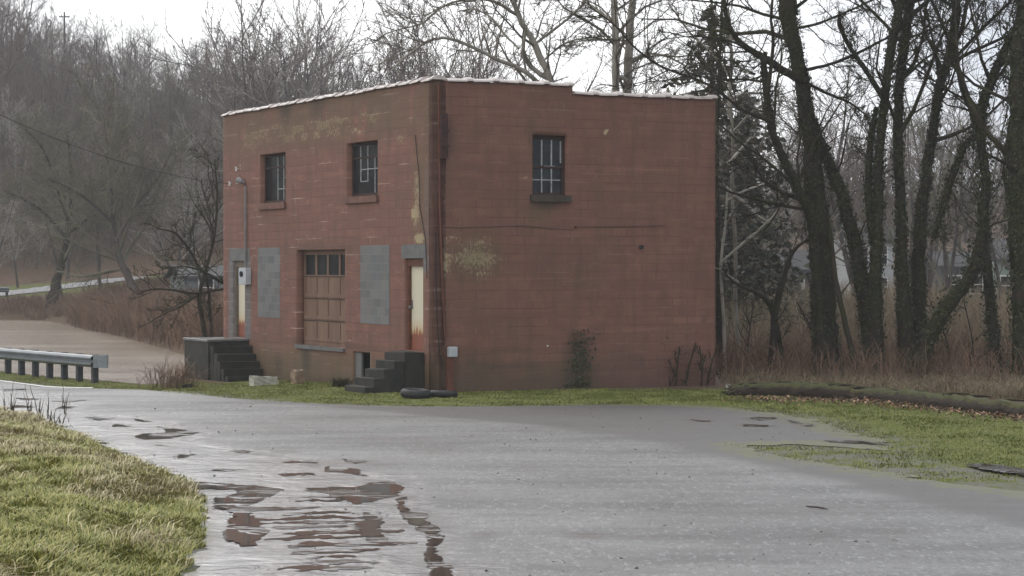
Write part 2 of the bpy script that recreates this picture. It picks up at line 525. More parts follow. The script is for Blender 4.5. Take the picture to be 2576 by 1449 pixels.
xs = axis((-1500, -200, 100), (-200, -60, 5), (-60, -16, 1.0), (-16, 14, 0.3), (14, 40, 1.0), (40, 200, 6), (200, 1500, 100))
ys = axis((-200, 0, 25), (0, 16, 2), (16, 66, 0.3), (66, 140, 1.0), (140, 300, 3), (300, 700, 20), (700, 2500, 150))
def gattrs(x, y):
    d = sdist(x, y, ROAD)
    dw = sdist(x, y, WATER)
    near = sstep(0.0, 0.5, -sdist(x, y, MOUND))
    lawn = (1 - sstep(0.5, 1.6, d - np.where((x > -7) & (x < 6), 4.2, 2.0) - 1.5 * fbm(x * 0.4, y * 0.4)))      # grass close to the road
    lawn = np.maximum(lawn, near)
    # the lawn on the right runs back to the fallen log
    logd = seg_dist(x, y, [gnd(1820, 1000), gnd(2170, 1010), gnd(2576, 1050), gnd(3300, 1110)], False)
    front = in_poly(x, y, [gnd(1200, 1000), gnd(1820, 998), gnd(2170, 1008), gnd(2576, 1046), gnd(3400, 1120), gnd(3400, 1500), gnd(1200, 1100)])
    lawn = np.maximum(lawn, front * 1.0)
    back = (y > 53.5) & ~front & (x > 3)
    lawn = np.where(back, 0.0, lawn)
    lawn = np.where((y > 66) & (x > -12), 0.15, lawn)
    lawn = np.where((y > 134) & (x < -5), (sstep(136, 138, y)) * (1 - sstep(150, 158, y)) * 0.9, lawn)
    lawn = np.where((y > 158), 0.0, lawn)
    mud = 1 - sstep(0.2, 1.2, dw)
    sparse = 1 - sstep(0.0, 0.9, np.abs(d))
    tg = [gnd(*p) for p in ((1780, 1112), (1900, 1112), (2020, 1112), (2260, 1150), (2420, 1175), (2700, 1215), (2700, 1262), (2300, 1212), (2080, 1175), (1880, 1150), (1760, 1125))]
    sparse = np.maximum(sparse, 0.9 * (1 - sstep(-0.1, 0.5, sdist(x, y, tg))))
    return {'lawn': lawn, 'mud': mud, 'sparse': sparse}

m, t, b = new_mat('grass_and_leaf_litter')
n1 = noise(t, 1.3, 6); n2 = noise(t, 14, 5); n3 = noise(t, 0.15, 4)
litter = ramp(t, n2, [(0.3, (0.055, 0.035, 0.022)), (0.5, (0.11, 0.07, 0.045)), (0.72, (0.18, 0.12, 0.08))])
litter = mixc(t, ramp(t, n3, [(0.4, 0.0), (0.7, 0.5)]), litter, (0.09, 0.075, 0.06))
g1 = ramp(t, n2, [(0.3, (0.055, 0.07, 0.016)), (0.6, (0.11, 0.13, 0.03)), (0.8, (0.17, 0.165, 0.06))])
g1 = mixc(t, ramp(t, n1, [(0.45, 0.0), (0.7, 0.6)]), g1, (0.15, 0.14, 0.055))
k = math_n(t, 'ADD', attr(t, 'lawn'), math_n(t, 'MULTIPLY', math_n(t, 'SUBTRACT', n1, 0.5), 0.5))
col = mixc(t, ramp(t, k, [(0.35, 0.0), (0.6, 1.0)]), litter, g1)
gk = math_n(t, 'MULTIPLY', attr(t, 'sparse'), ramp(t, noise(t, 2.2, 7, rough=0.8, mapping=(1, 0.6, 1)), [(0.44, 0.0), (0.52, 0.9)]))
col = mixc(t, gk, col, (0.15, 0.142, 0.13))
col = mixc(t, attr(t, 'mud'), col, (0.1, 0.07, 0.045))
t.links.new(col, b.inputs['Base Color'])
b.inputs['Roughness'].default_value = 0.9
b.inputs['Specular IOR Level'].default_value = 0.15
bump(t, b, n2, 0.7, 0.06)
M['ground'] = m
o = link('ground', grid_mesh('ground', xs, ys, height, True, None, gattrs), M['ground'])
tag(o, kind='structure')

# the river in flood
m, t, b = new_mat('muddy_flood_water')
t.links.new(ramp(t, noise(t, 0.35, 5, mapping=(0.35, 1.0, 1)), [(0.35, (0.24, 0.19, 0.145)), (0.55, (0.31, 0.255, 0.2)), (0.72, (0.42, 0.37, 0.31))]), b.inputs['Base Color'])
b.inputs['Roughness'].default_value = 0.18
bump(t, b, math_n(t, 'ADD', noise(t, 2.2, 4, mapping=(1, 0.6, 1)), math_n(t, 'MULTIPLY', noise(t, 0.35, 3), 1.5)), 0.45, 0.12)
M['river'] = m
V = [(-170, 50, -0.3), (-6.8, 50, -0.3), (-6.8, 200, -0.3), (-170, 200, -0.3)]
xs = np.arange(-172, -7.4, 2.0); ys = np.arange(55.4, 190, 2.0)
o = link('river', grid_mesh('river', xs, ys, lambda x, y: np.full(x.shape, -0.3), True, lambda x, y: sdist(x, y, WATER) < 2.5), M['river'])
tag(o, kind='structure')

PUDDLES = []
PUDDLES.append(('long narrow puddle on the lot beyond the grass bank', [[(333, 1102), (356, 1095), (424, 1091), (401, 1079), (360, 1074), (433, 1081), (501, 1090), (492, 1095), (438, 1104), (365, 1109)]], 0.15))
PUDDLES.append(('largest muddy puddle beside the grass bank', [[(483, 1216), (561, 1218), (647, 1230), (711, 1237), (684, 1250), (656, 1268), (629, 1282), (729, 1280), (830, 1282), (775, 1287), (638, 1293), (656, 1319), (675, 1346), (665, 1382), (570, 1371), (565, 1332), (588, 1309), (588, 1296), (529, 1282), (533, 1259), (588, 1257), (583, 1236), (497, 1234)]], 0.16))
PUDDLES.append(('lobed puddle with a tongue pointing at the building', [[(766, 1234), (884, 1232), (934, 1220), (998, 1216), (1019, 1236), (994, 1255), (893, 1273), (843, 1257), (830, 1246), (770, 1241)], [(811, 1177), (843, 1186), (893, 1185), (916, 1198), (950, 1208), (1000, 1222), (930, 1205), (857, 1195), (820, 1191)], [(700, 1196), (790, 1194), (800, 1201), (720, 1203)]], 0.16))
PUDDLES.append(('curved puddle along the edge of the wet wheel track', [[(1000, 1262), (1020, 1258), (1016, 1291), (1071, 1300), (1112, 1341), (1112, 1360), (1094, 1396), (1140, 1449), (1150, 1480), (1100, 1480), (1062, 1387), (1071, 1355), (1039, 1332), (990, 1285)], [(925, 1296), (975, 1318), (970, 1336), (948, 1350), (1012, 1384), (957, 1382), (907, 1360), (900, 1330)]], 0.16))
st = []
for i, y in enumerate((1256, 1266, 1301, 1313, 1324, 1337, 1349, 1363, 1379, 1396, 1413, 1428, 1443)):
    th = 2.8 + 0.3 * i; x0 = 690 + random.uniform(-55, 60); x1 = 910 + i * 10 + random.uniform(-120, 70)
    if i < 2: x0, x1 = 690, 860
    st.append([(x0, y + 4), (x0 + 90, y - th + 1), ((x0 + x1) / 2, y - th), (x1, y - th * 0.3 - 2), (x1 + 20, y), (x1 - 60, y + th * 0.7), ((x0 + x1) / 2, y + th), (x0 + 80, y + th)])
PUDDLES.append(('thin parallel puddle strips between corrugations in the lot', st, 0.1, 0.04))
PUDDLES.append(('small puddles in the grassy edge of the lot at right', [[(1885, 1053), (1950, 1050), (1965, 1058), (1900, 1062)], [(1740, 1058), (1790, 1064), (1765, 1066)], [(1860, 1070), (1950, 1074), (1940, 1078), (1870, 1076)], [(2080, 1115), (2150, 1112), (2256, 1123), (2150, 1120)], [(1985, 1062), (2050, 1075), (2030, 1077), (1990, 1068)]], 0.25))
PUDDLES.append(('dark rut puddle in the lawn at the right edge', [[(2430, 1178), (2480, 1172), (2576, 1186), (2650, 1196), (2600, 1208), (2520, 1196)]], 0.12))
PUDDLES.append(('scattered puddle slivers where the road bends towards the river', [[(700, 1166), (790, 1164), (800, 1172), (720, 1172)], [(850, 1160), (930, 1166), (880, 1170)], [(640, 1252), (700, 1246), (690, 1254)], [(560, 1140), (640, 1136), (620, 1143)], [(330, 1060), (390, 1064), (350, 1068)], [(430, 1148), (500, 1146), (470, 1154)], [(0, 978), (60, 976), (64, 983), (10, 986)], [(130, 1010), (205, 1012), (150, 1019)], [(40, 1002), (110, 1006), (60, 1010)], [(150, 1025), (190, 1030), (140, 1034)], [(220, 1050), (300, 1056), (240, 1062)], [(30, 1022), (100, 1028), (20, 1030)], [(270, 1072), (330, 1078), (290, 1082)], [(400, 1118), (440, 1124), (410, 1128)], [(500, 1186), (620, 1186), (560, 1192)]], 0.25))


PUDDLE_PX = [q for a_ in PUDDLES for q in a_[1]]

# the gravelled lot and road
def road_h(x, y):
    return height(x, y) * (sdist(x, y, ROAD) < 3) + 0.012 + 0.018 * sstep(0.0, 0.6, -sdist(x, y, ROAD))
def road_keep(x, y):
    d = sdist(x, y, ROAD)
    return 0.6 * (fbm(x * 2.2, y * 2.2, 4) - 0.55) + 0.25 * (fbm(x * 7, y * 5, 3) - 0.5) - d
def stain(x, y):
    r = np.zeros(np.shape(x))
    for px_, py_, rx, ry, k in ((1700, 1085, 420, 16, 0.35), (1250, 1250, 500, 22, 0.3), (1900, 1290, 500, 18, 0.3), (620, 1075, 260, 12, 0.5), (1000, 1110, 300, 10, 0.4), (1215, 1355, 40, 14, 1.0), (1480, 1356, 70, 12, 1.0), (1620, 1360, 120, 7, 0.7), (2080, 1355, 60, 9, 0.7), (2240, 1352, 60, 12, 0.4), (1100, 1135, 90, 12, 0.5), (700, 1140, 60, 12, 0.5), (820, 1060, 160, 14, 0.45), (950, 1170, 120, 14, 0.5), (1500, 1210, 150, 16, 0.3), (1330, 1180, 60, 14, 0.4)):
        cx, cy = gnd(px_, py_); ex = gnd(px_ + rx, py_)[0] - cx; ey = abs(gnd(px_, py_ - ry)[1] - cy)
        r = np.maximum(r, k * np.clip(1.3 - np.hypot((x - cx) / ex, (y - cy) / ey), 0, 1))
    return r
def damp(x, y):
    r = np.zeros(np.shape(x))
    nz = 0.25 * (fbm(x * 4, y * 3) - 0.4)
    for p in PUDDLE_PX:
        q = [gnd(*c) for c in p]
        qx = [c[0] for c in q]; qy = [c[1] for c in q]
        m_ = (x > min(qx) - 1) & (x < max(qx) + 1) & (y > min(qy) - 1.5) & (y < max(qy) + 1.5)
        if m_.any():
            r[m_] = np.maximum(r[m_], 0.75 * (1 - sstep(0.0, 0.3, sdist(x[m_], y[m_], q) + nz[m_])))
    return r
def road_at(x, y):
    dl = sdist(x, y, LIGHT) + 0.8 * (fbm(x * 0.8, y * 0.5) - 0.5)
    dw = sdist(x, y, WET) + 1.4 * (fbm(x * 1.0 + 9, y * 0.8) - 0.5)
    return {'light': 1 - sstep(-0.35, 0.25, dl), 'wet': 1 - sstep(-0.5, 0.35, dw), 'shoulder': np.maximum(1 - sstep(0.0, 0.5, -sdist(x, y, ROAD)), (1 - sstep(0.0, 1.7, -sdist(x, y, ROAD))) * (x > 3) * (y > 24)), 'stain': stain(x, y), 'damp': damp(x, y)}
m, t, b = new_mat('wet_tar_and_chip')
n1 = noise(t, 0.5, 5, mapping=(0.45, 1.2, 1)); n2 = noise(t, 28, 5, rough=0.7); n3 = noise(t, 3.5, 5, mapping=(0.7, 1.4, 1)); n4 = noise(t, 90, 3)
c0 = ramp(t, n2, [(0.3, (0.085, 0.084, 0.081)), (0.5, (0.175, 0.172, 0.166)), (0.7, (0.28, 0.275, 0.266))])
c0 = mixc(t, ramp(t, n1, [(0.42, 0.0), (0.62, 0.75)]), c0, (0.085, 0.084, 0.082))
c0 = mixc(t, ramp(t, n3, [(0.54, 0.0), (0.7, 0.5)]), c0, (0.1, 0.095, 0.09))
c0 = mixc(t, ramp(t, noise(t, 13, 3, rough=0.7, mapping=(1, 0.3, 1)), [(0.56, 0.0), (0.64, 0.6)]), c0, (0.08, 0.078, 0.075))
c0 = mixc(t, ramp(t, noise(t, 17, 3, rough=0.7, mapping=(1, 0.3, 1)), [(0.56, 0.0), (0.64, 0.5)]), c0, (0.34, 0.338, 0.335))
c0 = mixc(t, math_n(t, 'MULTIPLY', attr(t, 'stain'), ramp(t, n3, [(0.35, 0.35), (0.6, 1.0)])), c0, (0.075, 0.06, 0.05))
dark = ramp(t, n2, [(0.3, (0.065, 0.061, 0.057)), (0.7, (0.125, 0.12, 0.113))])
c1 = mixc(t, attr(t, 'light'), dark, c0)
sh = math_n(t, 'ADD', math_n(t, 'MULTIPLY', attr(t, 'shoulder'), 0.75), math_n(t, 'MULTIPLY', ramp(t, noise(t, 2.4, 7, rough=0.8, mapping=(1, 0.6, 1)), [(0.36, 0.0), (0.64, 1.0)]), 0.6))
c1 = mixc(t, ramp(t, sh, [(0.82, 0.0), (0.9, 0.85)]), c1, mixc(t, attr(t, 'wet'), (0.12, 0.122, 0.055), (0.09, 0.065, 0.045)))
c1 = mixc(t, math_n(t, 'MULTIPLY', attr(t, 'wet'), 0.3), c1, (0.13, 0.11, 0.1))
c1 = mixc(t, math_n(t, 'MULTIPLY', attr(t, 'damp'), ramp(t, n3, [(0.3, 0.4), (0.6, 1.0)])), c1, (0.07, 0.055, 0.045))
t.links.new(c1, b.inputs['Base Color'])
wetr = math_n(t, 'MULTIPLY', attr(t, 'wet'), ramp(t, noise(t, 1.6, 4, mapping=(0.6, 1.5, 1)), [(0.35, 1.0), (0.7, 0.7)]))
r0 = ramp(t, n1, [(0.4, 0.42), (0.7, 0.55)])
rr = mixc(t, wetr, r0, (0.35, 0.35, 0.35))
t.links.new(math_n(t, 'MULTIPLY', wetr, 1.0), b.inputs['Coat Weight'])
b.inputs['Coat Roughness'].default_value = 0.1
b.inputs['Coat IOR'].default_value = 2.2
t.links.new(rr, b.inputs['Roughness'])
t.links.new(math_n(t, 'ADD', 0.45, math_n(t, 'MULTIPLY', wetr, 0.55)), b.inputs['Specular IOR Level'])
rip = math_n(t, 'MULTIPLY', noise(t, 4.2, 6, mapping=(0.7, 1.25, 1), rough=0.65), ramp(t, noise(t, 0.8, 4), [(0.4, 0.35), (0.6, 1.2)]))
cb = t.nodes.new('ShaderNodeBump'); cb.inputs['Strength'].default_value = 1.0; cb.inputs['Distance'].default_value = 0.085
t.links.new(rip, cb.inputs['Height']); t.links.new(cb.outputs[0], b.inputs['Coat Normal'])
bump(t, b, math_n(t, 'ADD', math_n(t, 'ADD', n2, math_n(t, 'MULTIPLY', n4, 0.6)), math_n(t, 'MULTIPLY', math_n(t, 'MULTIPLY', rip, wetr), 9.0)), 1.0, 0.014)
M['road'] = m
xs = axis((-75, -16, 1.0), (-16, -12, 0.3), (-12, 12, 0.11), (12, 50, 1.0))
ys = axis((2, 16, 1.0), (16, 60, 0.11), (60, 110, 1.0))
o = link('road', field_mesh('road', xs, ys, road_keep, road_h, road_at), M['road'])
tag(o, kind='structure')

# thin white strip along the edge where the road bends away
ln = [gnd(x, y) for x, y in ((-260, 918), (-60, 936), (0, 942), (60, 949), (110, 956), (180, 963), (230, 969))]
v = []; f = []
for i, (a, c) in enumerate(ln):
    z = float(height(a, c)) + 0.036
    v += [(a, c, z), (a, c + 0.3, z)]
    if i: f.append((2 * i - 2, 2 * i, 2 * i + 1, 2 * i - 1))
me = bpy.data.meshes.new('white_edge'); me.from_pydata(v, [], f)
tag(link('edge_strip', me, M['white_paint']), kind='structure')

# far road and its guardrail
def far_road_keep(x, y):
    c = 140 + (x + 31.6) * 1.2
    return (np.abs(y - c - 3) < 3.6) & (x < -22) & (x > -70)
M['far_road'] = simple('far_wet_asphalt', (0.3, 0.3, 0.31), (0.22, 0.22, 0.23), rough=0.35)
xs = np.arange(-60, -20, 0.6); ys = np.arange(100, 165, 0.6)
def far_keep2(x, y):
    d = seg_dist(x, y, [(-60, 131), (-31.6, 141.5), (-26.3, 150.5)], False)
    return d < 2.4
o = link('road', grid_mesh('far_road', xs, ys, lambda x, y: height(x, y) + 0.06, True, far_keep2), M['far_road'])
tag(o, kind='structure')

# distant hills
def hills_h(x, y):
    px_ = 1288 + F * x / y
    yy = np.interp(px_, [-4000, 1700, 2100, 2300, 2450, 2700, 3200, 6000], [500, 520, 455, 425, 440, 470, 430, 500])
    return (CZ + (670 - yy) * y / F) * sstep(520, 700, y) * (1 - 0.5 * sstep(720, 1000, y)) - 12
M['hills'] = simple('far_wooded_hills', (0.075, 0.08, 0.1), (0.045, 0.05, 0.065), scale=0.03)
o = link('hills', grid_mesh('hills', np.arange(-1200, 1400, 26.0), np.arange(515, 1100, 26.0), hills_h, True), M['hills'])
tag(o, kind='structure')

# ------------------------------------------------------------------ puddles
m, t, b = new_mat('muddy_puddle')
t.links.new(ramp(t, noise(t, 1.2, 3), [(0.3, (0.06, 0.052, 0.044)), (0.7, (0.09, 0.078, 0.066))]), b.inputs['Base Color'])
b.inputs['Roughness'].default_value = 0.06
bump(t, b, math_n(t, 'MULTIPLY', noise(t, 4.5, 4, mapping=(0.5, 1.6, 1)), ramp(t, noise(t, 0.9, 3), [(0.5, 0.03), (0.62, 1.0)])), 1.0, 0.03)
M['puddle'] = m
def puddle(label, polys, wob=0.35, sp=0.045, group='puddles on the wet lot'):
    P = [[gnd(*q) for q in p] for p in polys]
    ax = np.concatenate([[q[0] for q in p] for p in P]); ay = np.concatenate([[q[1] for q in p] for p in P])
    xs = np.arange(ax.min() - 0.5, ax.max() + 0.5, sp); ys = np.arange(ay.min() - 0.8, ay.max() + 0.8, sp * 1.8)
    def field(x, y):
        xn = x + wob * (fbm(x * 2.4, y * 1.6, 4) - 0.5) + 0.07 * (fbm(x * 9, y * 6, 3) - 0.5)
        yn = y + wob * 3.2 * (fbm(x * 2.4 + 40, y * 1.6 + 11, 4) - 0.5) + 0.35 * (fbm(x * 8 + 7, y * 5 + 3, 3) - 0.5)
        r = np.full(x.shape, 9.0)
        for p in P: r = np.minimum(r, sdist(xn, yn, p))
        return -r + 0.10 * (fbm(x * 8, y * 4.5 + 3, 3) - 0.52) - 0.06 * (fbm(x * 22, y * 12, 2) > 0.68)
    me = field_mesh('puddle', xs, ys, field, lambda x, y: height(x, y) * (sdist(x, y, ROAD) < 3) + 0.036)
    o = link('puddle', me, M['puddle'])
    tag(o, label, 'puddle', group)
    o['kind'] = 'structure'
    return o
for a_ in PUDDLES: puddle(*a_)

# ------------------------------------------------------------------ the block building
RZ = math.radians(27.4)
BX, BY = -1.70, 49.6
bld = empty('block_building', (BX, BY, 0), RZ)
tag(bld, 'two-storey red painted concrete block building with clay tile coping and boarded openings', 'building')
LA, LB, H1, H2, BS = 13.3, 7.27, 6.84, 6.66, 3.45
Z0 = -0.9
ca, sa = math.cos(RZ), math.sin(RZ)
def fa(px, py):
    """photo position -> (a, z) on the door side (local plane x = 0)"""
    u = (px - 1288) / F
    a = (BX - BY * u) / (sa + ca * u)
    D = BY + ca * a
    return a, pix(px, py, D)[2]
def sb(px, py):
    u = (px - 1288) / F
    b_ = (BY * u - BX) / (ca - sa * u)
    D = BY + sa * b_
    return b_, pix(px, py, D)[2]
def rectA(x0, x1, y0, y1):
    a0, _ = fa(x1, y0); a1, _ = fa(x0, y0)
    xm = (x0 + x1) / 2
    return a0, a1, fa(xm, y1)[1], fa(xm, y0)[1]
def rectB(x0, x1, y0, y1):
    b0, _ = sb(x0, y0); b1, _ = sb(x1, y0)
    return b0, b1, sb((x0 + x1) / 2, y1)[1], sb((x0 + x1) / 2, y0)[1]

win1 = rectA(655, 718.5, 386, 510)
win2 = rectA(873.5, 950.5, 357, 493)
door1 = rectA(586, 616, 656, 848.5)
door2 = rectA(1018, 1064.5, 650, 882)
gar = rectA(746, 868, 628, 871)
base_op = rectA(889, 932, 886, 967)
blk1 = rectA(649, 704.5, 623, 799)
blk2 = rectA(907, 980, 617, 815)
lin1 = rectA(577, 628, 625, 656)
lin2 = rectA(1010, 1074, 615, 650)
win3 = rectB(1340, 1427, 340, 491)

def wall_mesh(name, length, top, holes, depth, mat, attrs_f, toXYZ, flip):
    """a wall sheet with real openings; fine cells so that stains can be placed"""
    us = list(np.arange(0, length, 0.12)) + [length]
    zs = list(np.arange(Z0, top, 0.12)) + [top]
    for h in holes:
        us += [h[0], h[1]]; zs += [h[2], h[3]]
    us = np.unique(np.round(us, 4)); zs = np.unique(np.round(zs, 4))
    zs = zs[(zs <= top + 1e-6)]
    hr = [tuple(round(q, 4) for q in h) for h in holes]
    U, Zg = np.meshgrid(us, zs)
    nu, nz = len(us), len(zs)
    n0 = nu * nz
    V = np.concatenate([toXYZ(U.ravel(), Zg.ravel(), 0.0), toXYZ(U.ravel(), Zg.ravel(), depth)])
    i = np.arange(nu - 1)[None, :] + np.arange(nz - 1)[:, None] * nu
    cu = (us[:-1] + us[1:]) / 2; cz = (zs[:-1] + zs[1:]) / 2
    CU, CZm = np.meshgrid(cu, cz)
    solid = np.ones(CU.shape, bool)
    for h in hr:
        solid &= ~((CU > h[0]) & (CU < h[1]) & (CZm > h[2]) & (CZm < h[3]))
    Q1 = np.stack([i, i + 1, i + nu + 1, i + nu], -1)[solid]
    Q = [Q1, Q1[:, ::-1] + n0]
    # reveals wherever a solid cell meets a hole or the rim
    S = np.pad(solid, 1)
    for r in range(nz - 1):
        for c in range(nu - 1):
            if not solid[r, c]: continue
            k = r * nu + c
            if not S[r + 1, c]: Q.append(np.array([[k, k + nu, k + nu + n0, k + n0]]))
            if not S[r + 1, c + 2]: Q.append(np.array([[k + 1, k + 1 + n0, k + 1 + nu + n0, k + 1 + nu]]))
            if not S[r, c + 1]: Q.append(np.array([[k, k + n0, k + 1 + n0, k + 1]]))
            if not S[r + 2, c + 1]: Q.append(np.array([[k + nu, k + nu + 1, k + nu + 1 + n0, k + nu + n0]]))
    Q = np.concatenate(Q)
    if flip: Q = Q[:, ::-1]
    uu = np.concatenate([U.ravel()] * 2); zz = np.concatenate([Zg.ravel()] * 2)
    me = np_mesh(name, V, Q, False, attrs_f(uu, zz))
    return link('wall', me, mat, bld)

def blob(u, z, cu, cz, ru, rz):
    return np.clip(1.2 - np.hypot((u - cu) / ru, (z - cz) / rz), 0, 1)
def inrect(u, z, r, e=0.02):
    return ((u > r[0] - e) & (u < r[1] + e) & (z > r[2] - e) & (z < r[3] + e)).astype(float)

def attrs_front(u, z):
    nz = fbm(u * 1.6, z * 1.6)
    def B(px, py, rx, ry):
        a, zz = fa(px, py); return blob(u, z, a, zz, rx, ry)
    peel = 0.62 * sstep(5.4, 6.0, z) * (1 - sstep(6.35, 6.6, z)) * sstep(1.5, 3.5, u) * (1 - sstep(11.5, 13, u))
    peel = np.maximum(peel, 0.75 * B(860, 300, 2.2, 0.25)); peel = np.maximum(peel, 0.75 * B(900, 330, 1.6, 0.25))
    peel = np.maximum(peel, 0.8 * B(1050, 470, 0.45, 0.8)); peel = np.maximum(peel, 0.85 * B(1045, 540, 0.5, 0.6))
    peel = np.maximum(peel, 1.25 * B(1055, 600, 0.42, 0.17)); peel = np.maximum(peel, 0.6 * B(1010, 350, 0.7, 0.4))
    peel = np.maximum(peel, 0.7 * B(605, 410, 0.3, 0.5))
    alg = 0.75 * (1 - sstep(0.35, 1.0, z + 0.5 * (nz - 0.5)))
    alg = np.maximum(alg, 0.5 * sstep(5.3, 6.1, z) * (nz > 0.3)); alg = np.maximum(alg, 0.6 * B(720, 330, 1.6, 0.7)); alg = np.maximum(alg, 0.55 * B(1060, 480, 0.5, 2.2))
    dirt_shade = 0.9 * B(718, 275, 0.5, 0.42); dirt_shade = np.maximum(dirt_shade, 0.7 * B(800, 265, 0.6, 0.4)); dirt_shade = np.maximum(dirt_shade, 0.3 * B(1085, 420, 0.25, 2.6))  # last blob paints in the shadowed strip beside the corner
    dirt_shade = np.maximum(dirt_shade, 0.75 * (1 - sstep(-0.3, 0.45, z + 0.5 * (nz - 0.5)))); dirt_shade = np.maximum(dirt_shade, 0.9 * B(770, 905, 0.35, 0.9)); dirt_shade = np.maximum(dirt_shade, 0.6 * B(830, 868, 3.5, 0.1)); dirt_shade = np.maximum(dirt_shade, 0.7 * B(700, 930, 0.4, 0.5))
    dirt_shade = np.maximum(dirt_shade, 0.4 * B(800, 625, 3.0, 0.25))
    grey = np.zeros_like(u)
    grey = np.maximum(grey, inrect(u, z, (lin1[0] - 0.12, lin1[1], door1[2], door1[3] + 0.01)) * 0.85)
    grey = np.maximum(grey, inrect(u, z, (door2[0] - 0.24, door2[0], 2.6, door2[3] + 0.01)) * 0.8)
    a, zz = fa(1070, 470)
    grey = np.maximum(grey, inrect(u, z, (a - 0.3, a + 0.05, zz - 1.4, zz + 0.4)) * 0.25)
    return {'peel': peel, 'algae': alg, 'dirt_shade': dirt_shade, 'grey': grey}
def attrs_side(u, z):
    nz = fbm(u * 1.6 + 50, z * 1.6)
    def B(px, py, rx, ry):
        a, zz = sb(px, py); return blob(u, z, a, zz, rx, ry)
    peel = 0.95 * B(1122, 650, 0.16, 0.9); peel = np.maximum(peel, 0.82 * B(1200, 650, 1.2, 0.85)); peel = np.maximum(peel, 0.72 * B(1140, 600, 0.6, 0.15))
    peel = np.maximum(peel, 0.9 * B(1600, 318, 1.2, 0.07)); peel = np.maximum(peel, 1.2 * B(1522, 332, 0.12, 0.14)); peel = np.maximum(peel, 0.6 * B(1320, 445, 1.5, 0.2))
    alg = 0.55 * (1 - sstep(0.35, 1.1, z + 0.6 * (nz - 0.5))) * (1 - sstep(3.0, 5.5, u))
    alg = np.maximum(alg, 0.7 * B(1190, 650, 0.9, 0.7)); alg = np.maximum(alg, 0.6 * B(1355, 540, 0.35, 0.4)); alg = np.maximum(alg, 0.12 * sstep(0.4, 0.7, nz))
    dirt_shade = 0.85 * B(1455, 930, 0.42, 0.85); dirt_shade = np.maximum(dirt_shade, 0.7 * B(1430, 960, 0.35, 0.6)); dirt_shade = np.maximum(dirt_shade, 0.8 * B(1380, 515, 0.5, 0.14))
    dirt_shade = np.maximum(dirt_shade, 0.75 * (1 - sstep(-0.15, 0.25, z + 0.5 * (nz - 0.5))) * (1 - 0.6 * sstep(3, 5, u))); dirt_shade = np.maximum(dirt_shade, 0.5 * (1 - sstep(0.0, 1.0, z + 0.9 * (nz - 0.5))))
    dirt_shade = np.maximum(dirt_shade, 1.0 * B(1185, 909, 0.09, 0.16)); dirt_shade = np.maximum(dirt_shade, 0.8 * B(1240, 921, 0.14, 0.06)); dirt_shade = np.maximum(dirt_shade, 0.9 * B(1768, 806, 0.08, 0.12))
    dirt_shade = np.maximum(dirt_shade, 0.2 * B(1110, 350, 0.3, 1.2)); dirt_shade = np.maximum(dirt_shade, 0.6 * B(1270, 925, 2.0, 0.07)); dirt_shade = np.maximum(dirt_shade, 0.55 * B(1250, 885, 1.6, 0.05))
    return {'peel': peel, 'algae': alg, 'dirt_shade': dirt_shade, 'grey': np.zeros_like(u)}

wf = block_wall('red_painted_block_door_side', 'Y', (0.42, 0.32, 0.25))
ws = block_wall('red_painted_block_window_side', 'X', (0.23, 0.145, 0.11))
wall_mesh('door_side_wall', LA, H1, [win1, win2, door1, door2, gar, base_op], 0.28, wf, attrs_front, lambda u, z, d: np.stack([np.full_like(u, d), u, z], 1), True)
# window side: stepped parapet
def side_xyz(u, z, d):
    return np.stack([u, np.full_like(u, d), z], 1)
wall_mesh('window_side_wall', LB, H1, [win3, (BS, LB, H2, H1)], 0.28, ws, attrs_side, side_xyz, False)
q = MB()
q.box(0.28, LB, LA - 0.28, LA, Z0, H1 - 0.02)
q.box(LB - 0.28, LB, 0.28, LA - 0.28, Z0, H2 - 0.02)
q.build('wall', ws, bld)
q = MB(); q.box(0.28, LB - 0.28, 0.28, LA - 0.28, 6.1, 6.25); q.build('roof', M['roofing'], bld)
q = MB(); q.box(0.28, LB - 0.28, 0.28, LA - 0.28, 3.3, 3.45); q.box(0.28, LB - 0.28, 0.28, LA - 0.28, 0.6, 0.7); q.build('floor_slab', M['void'], bld)

# coping tiles: one mesh, tiles with a raised collar at each joint
def coping(segs):
    q = MB()
    for (p0, p1, zt) in segs:
        p0 = Vector(p0); p1 = Vector(p1); Lg = (p1 - p0).length; dr = (p1 - p0).normalized(); sd_ = Vector((-dr.y, dr.x, 0))
        n = max(1, round(Lg / 0.61))
        for i in range(n):
            a = p0 + dr * (Lg * i / n); c = p0 + dr * (Lg * (i + 1) / n)
            jz = random.uniform(-0.012, 0.012); jt = random.uniform(-0.014, 0.014)
            prof = [(-0.17, -0.02), (-0.165, 0.012), (-0.1, 0.045), (0, 0.06), (0.1, 0.045), (0.165, 0.012), (0.17, -0.02)]
            stations = [(0.0, 1.0), (0.74, 1.0), (0.76, 1.16), (0.985, 1.2)]
            v = []
            for (tt, sc_) in stations:
                base = a.lerp(c, tt)
                for (s_, z_) in prof:
                    v.append(base + sd_ * (s_ * (0.9 + 0.1 * sc_)) + Vector((0, 0, zt + z_ * sc_ + jz + jt * (tt - 0.5) * 2 + (0.02 if sc_ > 1 else 0))))
            m_ = len(prof); f = []
            for k in range(len(stations) - 1):
                for j in range(m_ - 1):
                    f.append((k * m_ + j, k * m_ + j + 1, (k + 1) * m_ + j + 1, (k + 1) * m_ + j))
            f.append(tuple(range(m_))); f.append(tuple((len(stations) - 1) * m_ + j for j in reversed(range(m_))))
            for k in range(len(stations) - 1):
                f.append((k * m_, (k + 1) * m_, (k + 1) * m_ + m_ - 1, k * m_ + m_ - 1))
            q.add(v, f)
    return q
